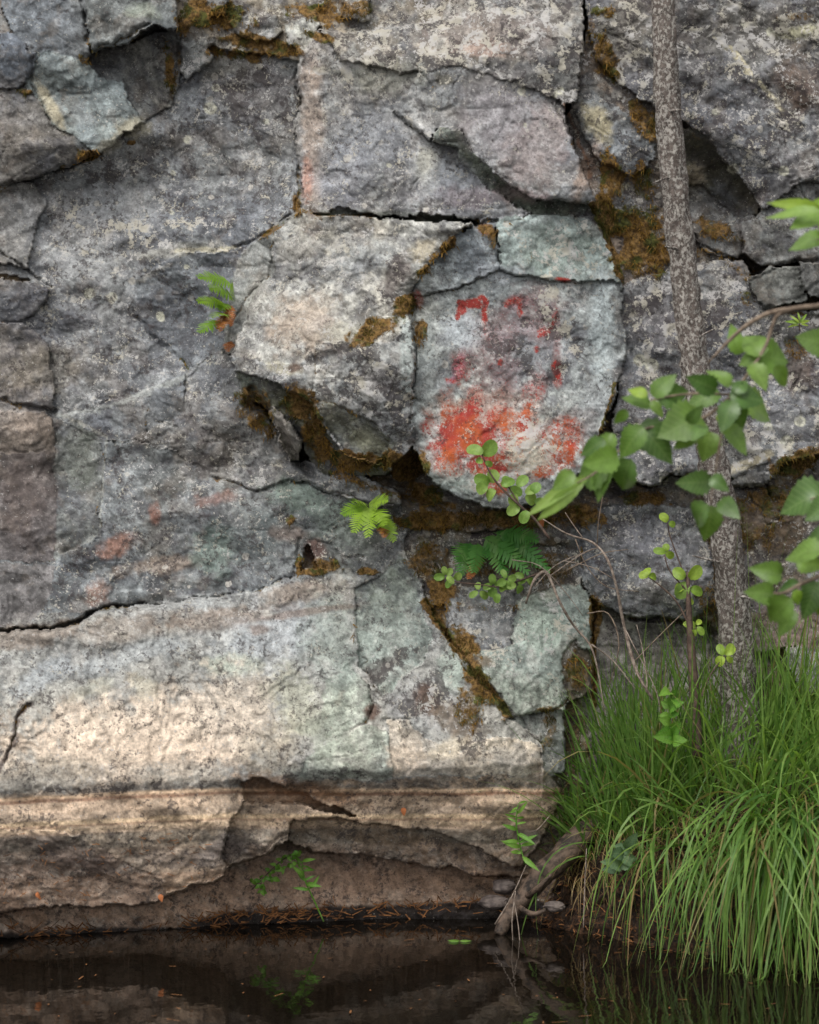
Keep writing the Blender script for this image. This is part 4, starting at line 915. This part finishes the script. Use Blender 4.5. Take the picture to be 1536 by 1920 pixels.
branch('low yellow green fern-like herb on the ledge at the right edge',
  [([(1500,620),(1498,600),(1490,590)],[1,.8,.6])],
  [(1500,606,1480,588),(1500,606,1470,600),(1500,602,1496,582),(1500,604,1516,586),(1500,606,1524,598),(1498,610,1474,610),(1502,608,1520,610)], y=-.52, kind='lance', mat=M_YLEAF, yr=.03, name='small_herb', smat=M_DTWIG, cat='herb')

# ------------------------------------------------------------------ ferns
def fern(label, fronds, y, wpx=11, mat=M_FERN, dead=()):
    root = empty('fern', WP(fronds[0][0], fronds[0][1], y + .1)); tag(root, label, 'fern')
    for (u0, v0, u1, v1, *o) in list(fronds) + [(*d, 'dead') for d in dead]:
        dd = bool(o and o[0] == 'dead'); sag = .14
        A = WP(u0, v0, y + .05); B_ = WP(u1, v1, y - random.uniform(.02, .10)); L = (B_ - A).length
        V = []; F = []; n = 15; wid = px(wpx * 1.25, y) * (.7 if dd else 1) * min(1.25, L / px(60, y) + .3)
        ax = (B_ - A).normalized(); nr = Vector((random.uniform(-.3, .3), -1, random.uniform(.3, .8))); nr = (nr - ax * nr.dot(ax)).normalized(); sx = ax.cross(nr)
        cen = [A + (B_ - A) * (i / n) + Vector((0, -.02, .0)) * math.sin(i / n * 3.14) + Vector((0, 0, 1)) * (math.sin(i / n * 3.14) * sag * L * .5) for i in range(n + 1)]
        for i in range(n):      # rachis
            r_ = .0011; b0 = len(V)
            V += [cen[i] - sx * r_, cen[i] + sx * r_, cen[i + 1] + sx * r_, cen[i + 1] - sx * r_]; F.append((b0, b0 + 1, b0 + 2, b0 + 3))
            if i < 1: continue
            for s_ in (-1, 1):
                t_ = i / n; pl_ = wid * (math.sin(math.pi * min(1, t_ ** .6 * 1.0)) ** .7 + .12) * random.uniform(.85, 1.1)
                dr = (sx * s_ + ax * (.30 + .4 * t_) + nr * random.uniform(-.25, .15)).normalized(); pw = L / n * .52
                c0 = cen[i] + ax * (L / n * .5 * (s_ > 0))
                pd = ax; b0 = len(V)
                for k, (q, ww) in enumerate([(0, .7), (.3, 1.0), (.55, .8), (.8, .55), (1, .05)]):
                    dz = nr * (-.12 * q * q * pl_)
                    V += [c0 + dr * pl_ * q - pd * pw * ww + dz, c0 + dr * pl_ * q + pd * pw * ww + dz]
                for k in range(4): F.append((b0 + 2 * k, b0 + 2 * k + 1, b0 + 2 * k + 3, b0 + 2 * k + 2))
        poly_obj('frond', V, F, M_FROOT if dd else mat, root, True)
fern('bright green fern with rusty dead fronds in the crack left of the boulder',
     [(438,535,370,520),(436,556,392,540),(428,575,370,566),(432,560,436,530),(424,590,404,560),(420,604,372,624),(430,590,396,596),(428,570,412,582)], -.50, 12, M_FERN, dead=[(428,572,434,612),(424,590,408,618),(432,640,428,660),(426,600,414,622)])
fern('light green fern hanging below the boulder', [(688,948,642,966),(690,946,728,938),(690,950,664,1000),(694,950,690,1008),(704,955,722,986),(712,965,740,1016),(686,944,660,940)], -.56, 13, M_FERN, dead=[(716,985,722,1008)])
fern('dark green fern with long fronds under the painted slab', [(925,998,1032,1072),(905,1008,992,1076),(940,998,1010,1014),(882,1016,864,1080),(896,1018,888,1074),(912,1016,950,1084),(930,1010,1012,1062),(880,1020,858,1052)], -.40, 15, leafmat('fern_deep', (.05, .17, .03), (.09, .23, .045), .3, .5), dead=[(896,1040,880,1086)])

# ------------------------------------------------------------------ forbs
def forb(label, stem, ll, n, mat, y, kind='lance', name='shore_plant', top=.15, sd=1.6):
    root = empty(name, WP(stem[0][0], stem[0][1], y)); tag(root, label, 'plant')
    pxtube('stem', [(a, b, y) for a, b in stem], [sd] * (len(stem) - 1) + [sd * .6], M_HERB, root, seg=5, sub_=4)
    C_ = [Vector((a, b, 0)) for a, b in stem]; C_ = catmull(C_, 10)
    for i in range(n):
        t_ = top + (1 - top) * i / (n - 1); c = C_[int(t_ * (len(C_) - 1))]
        for s_ in (-1, 1):
            l_ = ll * random.uniform(.8, 1.1) * (1 - .35 * t_) ; a = random.uniform(-.7, .8); l_ *= random.uniform(.75, 1.15); jy = random.uniform(-6, 6)
            put_leaf(WP(c.x, c.y + jy, y), WP(c.x + s_ * l_ * math.cos(a), c.y + jy + l_ * math.sin(a) - l_ * .35 * t_, y + random.uniform(-.07, .03)), kind, mat, root)
forb('upright lance leaved plant by the log below the grass', [(985,1620),(974,1580),(968,1540),(972,1508)], 36, 8, M_HERB, -.62)
forb('single lance leaved plant rising from the water below the overhang', [(607,1728),(590,1690),(572,1650),(566,1614)], 34, 6, M_HERB, -.42, top=.5)
forb('small broad leaved plant hidden inside the grass', [(1262,1400),(1256,1350),(1258,1300)], 26, 7, M_HERB, -.75, 'ovate')
forb('grey green broad leaved herb on the bank front', [(1160,1640),(1165,1610),(1172,1585)], 34, 5, M_GREY, -.78, 'ovate')
branch('bushy small leaved herb clinging under the overhang', [([(472,1668),(500,1640),(530,1612),(556,1600)],[1.4,1.2,1,.8]),([(500,1640),(485,1650)],[1,.7])],
  [(u_ , v__, u_ + dx, v__ + dy) for u_, v__ in [(488,1660),(495,1645),(505,1632),(518,1622),(528,1612),(540,1606),(552,1604),(548,1620),(512,1646),(490,1670),(530,1628),(476,1650),(560,1598)] for dx, dy in [(random.uniform(-17, -8), random.uniform(-8, 8)), (random.uniform(8, 17), random.uniform(-8, 8)), (random.uniform(-7, 7), random.uniform(9, 15))]],
  y=-.44, kind='ovate', mat=M_HERB, yr=.04, name='small_herb', smat=M_DTWIG, cat='herb')
root = empty('floating_leaf', WP(862, 1782, -.65)); root.location.z = ZW + .004
tag(root, 'green leaf floating on the dark water', 'leaf')
for s_ in (-1, 1):
    b_ = Vector(root.location); o = put_leaf(b_, b_ + Vector((s_ * .045, -.01, .001)), 'lance', M_HERB, root); 

# ------------------------------------------------------------------ dead branches
def dead(label, lines, y, mat=M_DEAD):
    root = empty('dead_branch', WP(lines[0][0][0][0], lines[0][0][0][1], y)); tag(root, label, 'branch')
    for pts, rad in lines:
        pp = []
        for i, (a, b) in enumerate(pts): pp.append((a + random.uniform(-2, 2), b + random.uniform(-2, 2), y + random.uniform(-.03, .03)))
        pxtube('twig', pp, rad, mat, root, seg=5, sub_=4, rough=.2)
dead('grey dead branch arching down in front of the rock beside the sapling',
  [([(1016,975),(1062,1000),(1112,1016),(1140,1048),(1155,1100),(1172,1180),(1194,1260),(1224,1312)], [1.5,2,2.6,3,3.4,4,4.4,3]), ([(1094,1010),(1072,980),(1062,960)],[1.5,1.2,.8]),
   ([(1194,1260),(1212,1290),(1206,1220),(1192,1170)],[2,1.8,1.5,1]), ([(1150,1085),(1110,1062),(1060,1050)],[1.4,1.1,.8]), ([(1172,1180),(1230,1300),(1240,1370)],[1.5,1.2,.9])], -.70)
dead('forked brownish dead branch below the round leaved shoot',
  [([(988,1130),(1002,1090),(1016,1072),(1030,1080),(1050,1130),(1078,1175),(1108,1208),(1122,1260),(1134,1340)], [2.6,3.4,4,3.6,3.4,3,2.6,2,1.2]), ([(1030,1080),(1090,1040),(1124,1024)],[1.6,1.4,1]), ([(1108,1208),(1150,1240),(1190,1290)],[2,1.5,1]),
   ([(1002,1100),(1040,1060),(1110,1030)],[1.3,1.1,.8]), ([(960,1050),(1010,1060),(1060,1110),(1095,1155)],[1.2,1.2,1,.8])], -.60)
dead('thin bare twigs crossing the mossy hollow', [([(1118,1020),(1124,980),(1130,930)],[1,1,.8]), ([(1060,1070),(1130,1040),(1180,1030)],[1,.8,.6]), ([(1100,1150),(1140,1150),(1160,1210),(1140,1300)],[1.4,1.2,1,.8]),([(1080,1010),(1100,1060),(1140,1100),(1200,1110)],[1,.9,.8,.6]),([(1290,1140),(1240,1190),(1180,1250)],[1.2,1,.8])], -.52, M_TWIG)
dead('dry stalks standing in the water beside the log', [([(930,1735),(960,1680),(985,1620)],[2,1.6,1]), ([(966,1800),(962,1730),(966,1670)],[1.6,1.6,1]), ([(976,1800),(972,1740),(966,1690)],[1.4,1.4,1]), ([(1096,1740),(1098,1660),(1100,1590)],[1.6,1.6,1]), ([(1030,1530),(1010,1555),(990,1560)],[1,1,.8])], -.60)
root = empty('fallen_log', WP(1000, 1660, -.42)); tag(root, 'weathered log sloping from the grass into the water', 'log')
pxtube('log', [(1118, 1546, -.34), (1060, 1598, -.41), (1018, 1638, -.45), (988, 1676, -.47), (958, 1712, -.48), (934, 1752, -.5)], [22, 23, 22, 19, 14, 10], M_LOG, root, seg=14, rough=.22, sub_=8, rs=.7)
pxtube('root_stub', [(988, 1680, -.5), (1010, 1664, -.56), (1034, 1640, -.58)], [6, 5, 3], M_LOG, root, seg=7, sub_=4, rough=.2)
pxtube('root_stub', [(975, 1702, -.5), (1000, 1714, -.55), (1024, 1706, -.57)], [6, 5, 3], M_LOG, root, seg=7, sub_=4, rough=.2)
def stone(label, u, v, y, r_, sx=1, sz=.7):
    import bmesh
    bm = bmesh.new(); bmesh.ops.create_icosphere(bm, subdivisions=3, radius=1)
    s0 = random.uniform(0, 50)
    for q in bm.verts:
        c = q.co; f = .8 + .5 * float(facet(np.array(c.x * 60 + s0 * 9), np.array(c.y * 60 + c.z * 80), 45, 3)); q.co = Vector((c.x * sx, c.y, c.z * sz)) * f * px(r_, y)
    me = bpy.data.meshes.new('stone'); bm.to_mesh(me); bm.free(); me.materials.append(M_STONE)
    o = bpy.data.objects.new('stone', me); o.location = WP(u, v, y); link(o); tag(o, label, 'stone')
stone('rounded brown stone wedged left of the log', 944, 1662, -.26, 20, 1.1, .7)
stone('flat darker stone lying at the waterline below the rounded one', 926, 1692, -.30, 20, 1.3, .6)
stone('small stone half buried in the soil right of the log', 1040, 1700, -.55, 13, 1.4, .7)
# ------------------------------------------------------------------ dry leaves caught on the rock
for (u, v, dy, l_, lab) in [(1014, 978, -.6, 20, 'rusty dead leaf hanging under the painted slab'), (755, 1522, -.62, 15, 'orange dead leaf stuck on the banded brown rock'), (70, 1680, -.95, 15, 'small orange leaf stuck on the tan overhang'), (300, 1684, -.88, 14, 'pinkish dry leaf at the lower lip of the tan overhang')]:
    r_ = empty('dead_leaf', WP(u, v, dy)); tag(r_, lab, 'leaf')
    Pc = cliffP(u, v); yy = -Pc - .02 if dy > -.61 or True else dy
    r_.location = WP(u, v, yy); put_leaf(WP(u, v - l_ / 2, yy), WP(u + 4, v + l_ / 2, yy - .01), 'ovate', M_DRYLEAF, r_)

# ------------------------------------------------------------------ grass
def G(n, u0, u1, t0, t1, L0, L1, W0, W1, dir_, spread, dr0, dr1, tint0, tint1, dry=0., power=1.):
    u = rng.uniform(u0, u1, n) if power == 1 else u0 + (u1 - u0) * rng.random(n) ** power
    tt = rng.uniform(t0, t1, n)
    base = np.array([bank_pt(a, b) for a, b in zip(u, tt)]); base[:, 2] -= .01
    d = np.array(dir_)[None] + rng.normal(0, 1, (n, 3)) * np.array(spread)
    return base, d, rng.uniform(L0, L1, n), rng.uniform(W0, W1, n), rng.uniform(dr0, dr1, n), rng.uniform(tint0, tint1, n), (rng.random(n) < dry) * rng.uniform(.5, 1, n)
def cat_(gs): return [np.concatenate(a) for a in zip(*gs)]
g1 = cat_([G(420, 1060, 1240, .55, .95, .34, .78, .004, .010, (.0, -.15, 1), (.22, .15, .05), .1, 1.0, .1, .6, .04),
           G(420, 1190, 1600, .6, 1., .35, .78, .004, .011, (.05, -.2, 1), (.34, .2, .05), .1, 1.5, .1, .9, .06),
           G(300, 1040, 1300, .5, .8, .15, .40, .004, .008, (-.1, -.3, 1), (.45, .3, .1), .5, 2.4, .1, .8, .08),
           G(340, 1200, 1700, .6, .95, .25, .60, .003, .009, (.05, -.25, 1), (.5, .3, .1), .2, 1.8, .3, 1., .12),
           G(50, 1060, 1180, .55, .8, .4, .65, .006, .010, (-.75, -.2, 1), (.25, .2, .1), .7, 1.6, .2, .6, 0),
           G(60, 1180, 1536, .5, .75, .5, .9, .006, .011, (.6, -.4, .8), (.8, .2, .1), .8, 2.2, .4, 1, .05),
           G(16, 1330, 1500, .6, .95, .9, 1.25, .002, .003, (.1, -.2, 1), (.12, .1, .05), .3, .9, .5, .9, .1),
           G(260, 1290, 1560, .7, 1., .45, .85, .004, .009, (.0, -.1, 1), (.22, .15, .05), .2, 1.2, .1, .9, .08),
           G(120, 1600, 1900, .55, .95, .4, .6, .004, .010, (0, -.3, 1), (.4, .3, .1), 1, 2, .2, .8, .1)])
tag(ribbons('grass', *g1[:2], g1[2], g1[3], g1[4], g1[5], g1[6], M_GRASS, seg=8), 'tall lush green grass growing along the bank at the cliff foot', 'grass', kind='stuff')
def tuss(label, u0, u1, n, L0, L1, t0=.5, t1=.66, dirx=0, tint=(.2, .8), dry=.05, W=(.005, .009), sp=(.16, .12, .08), dr=(2.4, 6.)):
    g = G(n, u0, u1, t0, t1, L0, L1, W[0], W[1], (dirx, -.6, .15), sp, dr[0], dr[1], tint[0], tint[1], dry)
    cu = rng.normal(0, 1, (n, 3)) * np.array([.8, .35, .3])
    o = ribbons('sedge_tussock', *g[:2], g[2], g[3], g[4], g[5], g[6], M_GRASS, seg=12, curl=cu); tag(o, label, 'tussock', 'sedge tussocks drooping over the bank')
    return o
tuss('dense pale green sedge tussock drooping to the water at the far right', 1385, 1640, 560, .50, 1.0, .44, .66, dirx=.04, tint=(.0, 1.), W=(.004, .012), sp=(.34, .2, .25), dry=.13)
tuss('thinner sedge tussock hanging over the dark bank in the middle', 1240, 1420, 110, .35, .85, .42, .66, dirx=.0, tint=(.1, .9), W=(.004, .010), sp=(.4, .25, .2), dry=.12)
tuss('sparse drooping blades nearest the log side of the bank', 1120, 1260, 40, .25, .65, .42, .66, tint=(.1, .7), W=(.004, .008), sp=(.5, .25, .2), dry=.15)
g2 = cat_([G(420, 1060, 1500, .4, .62, .10, .26, .002, .004, (0, -.6, .2), (.3, .2, .3), 2, 5, .3, .8, 1.), G(70, 1050, 1520, .35, .7, .25, .45, .002, .0035, (0, -.5, .6), (.4, .3, .3), 1.5, 4, .3, .8, 1.)])
tag(ribbons('dry_grass', *g2[:2], g2[2], g2[3], g2[4], g2[5], np.clip(g2[6] + .3, 0, 1), M_GRASS, seg=6), 'withered straw hanging down the dark bank', 'grass', kind='stuff')

def debris():
    V = []; F = []
    for i in range(90):
        u = random.uniform(0, 1500); y = random.uniform(-2.0, -.55); x = (u - 768) * K * (y + CD) / CD
        if u > 950: y = min(y, float(bank_profile(u)[3]) - .05)
        L = random.choice([.004, .006, .009, .02]) * random.uniform(.6, 1.4); w_ = min(L * .5, .0025); a = random.uniform(0, 3.1); c, n_ = math.cos(a), math.sin(a); b0 = len(V)
        for p_, q_ in ((-1, -1), (1, -1), (1, 1), (-1, 1)): V.append((x + p_ * L * c - q_ * w_ * n_, y + p_ * L * n_ + q_ * w_ * c, ZW + .0035))
        F.append((b0, b0 + 1, b0 + 2, b0 + 3))
    return V, F
V_, F_ = debris()
tag(poly_obj('floating_debris', V_, F_, M_NEEDLE, None, False), 'tiny specks and needles floating on the dark water', 'litter', kind='stuff')
# ------------------------------------------------------------------ litter of needles along the waterline
def litter():
    V = []; F = []
    def stick(c, d, L, w_):
        d = d.normalized(); s1 = d.cross(Vector((0, -1, .3))).normalized() * w_; s2 = d.cross(s1).normalized() * w_ * .6; b0 = len(V)
        e = c + d * L; mid = c + d * L * .5 + s2 * 2
        for p_ in (c, mid, e): V.extend([p_ - s1, p_ + s2, p_ + s1])
        for a in (0, 3):
            for k in range(3): F.append((b0 + a + k, b0 + a + (k + 1) % 3, b0 + a + 3 + (k + 1) % 3, b0 + a + 3 + k))
    for i in range(330):
        u = random.choice([random.uniform(0, 950), random.gauss(545, 40), random.gauss(400, 60), random.gauss(110, 50), random.uniform(600, 900)])
        vl = float(np.interp(u, [0, 200, 330, 420, 600, 900, 960], [1752, 1750, 1742, 1722, 1712, 1700, 1700])) + random.uniform(-14, 12)
        c = WP(u, vl, -cliffP(u, vl) - .015); c.z = max(c.z, .03)
        stick(c, Vector((random.uniform(-1, 1), random.uniform(-.5, .1), random.uniform(-.3, .8))), random.uniform(.02, .055), random.uniform(.0012, .0028))
    for i in range(420):
        u = random.uniform(1000, 1560); t_ = random.uniform(.1, .5); c = bank_pt(u, t_) + Vector((0, -.01, .005)); c.z = max(c.z, .03)
        stick(c, Vector((random.uniform(-1, 1), random.uniform(-.6, .1), random.uniform(-.5, .5))), random.uniform(.01, .035), random.uniform(.0008, .002))
    for i in range(120):
        u = random.uniform(0, 400); v = random.uniform(1560, 1700); c = WP(u, v, -cliffP(u, v) - .006)
        stick(c, Vector((random.uniform(-1, 1), 0, random.uniform(-.6, .6))), random.uniform(.012, .03), .001)
    return V, F
V_, F_ = litter()
tag(poly_obj('needle_litter', V_, F_, M_NEEDLE, None, False), 'rusty needles and twigs washed up along the waterline', 'litter', kind='stuff')

# ------------------------------------------------------------------ moss tufts over the moss covered rock
mm = (MS > .42) & (U > -60) & (U < 1600) & (Vv > -60) & (Vv < 1460)
ii = np.argwhere(mm); prob = MS[mm] * sstep(.38, .60, fbm(U, Vv, 18, 4, 11, .65)[mm]); pick = rng.random(len(ii)) < np.clip(prob * 1.0, 0, 1) * min(1, 60000 / len(ii))
ii = ii[pick]; n_ = len(ii)
b3 = WPn(U, Vv, -P)[ii[:, 0], ii[:, 1]] + rng.normal(0, .003, (n_, 3))
du_ = np.stack([rng.normal(0, .5, n_), -np.abs(rng.normal(.7, .3, n_)), rng.normal(-.35, .6, n_)], -1)
LL = rng.uniform(.008, .028, n_); du_ /= np.linalg.norm(du_, axis=1)[:, None]
sd2 = np.cross(du_, rng.normal(0, 1, (n_, 3))); sd2 /= np.linalg.norm(sd2, axis=1)[:, None]
wd = rng.uniform(.0012, .003, n_)[:, None]
tip = b3 + du_ * LL[:, None] + np.array([0, 0, -.3]) * LL[:, None]
V3 = np.stack([b3 - sd2 * wd, b3 + sd2 * wd, tip], 1).reshape(-1, 3)
tn_ = np.clip(fbm(U, Vv, 60, 3, 2)[ii[:, 0], ii[:, 1]] * 2.4 - .7 + rng.normal(0, .15, n_), 0, 1)
olive = ((fbm(U, Vv, 50, 2, 6)[ii[:, 0], ii[:, 1]]) > .58)
tA = np.repeat(np.stack([tn_, .0 * tn_, 0 * tn_, 1 + 0 * tn_], -1), 3, 0)
tag(mesh_np('moss', V3, np.arange(n_ * 3).reshape(-1, 3), M_MOSS, None, False, {'tint': tA}), 'rusty brown and olive moss in the seams of the cliff', 'moss', kind='stuff')
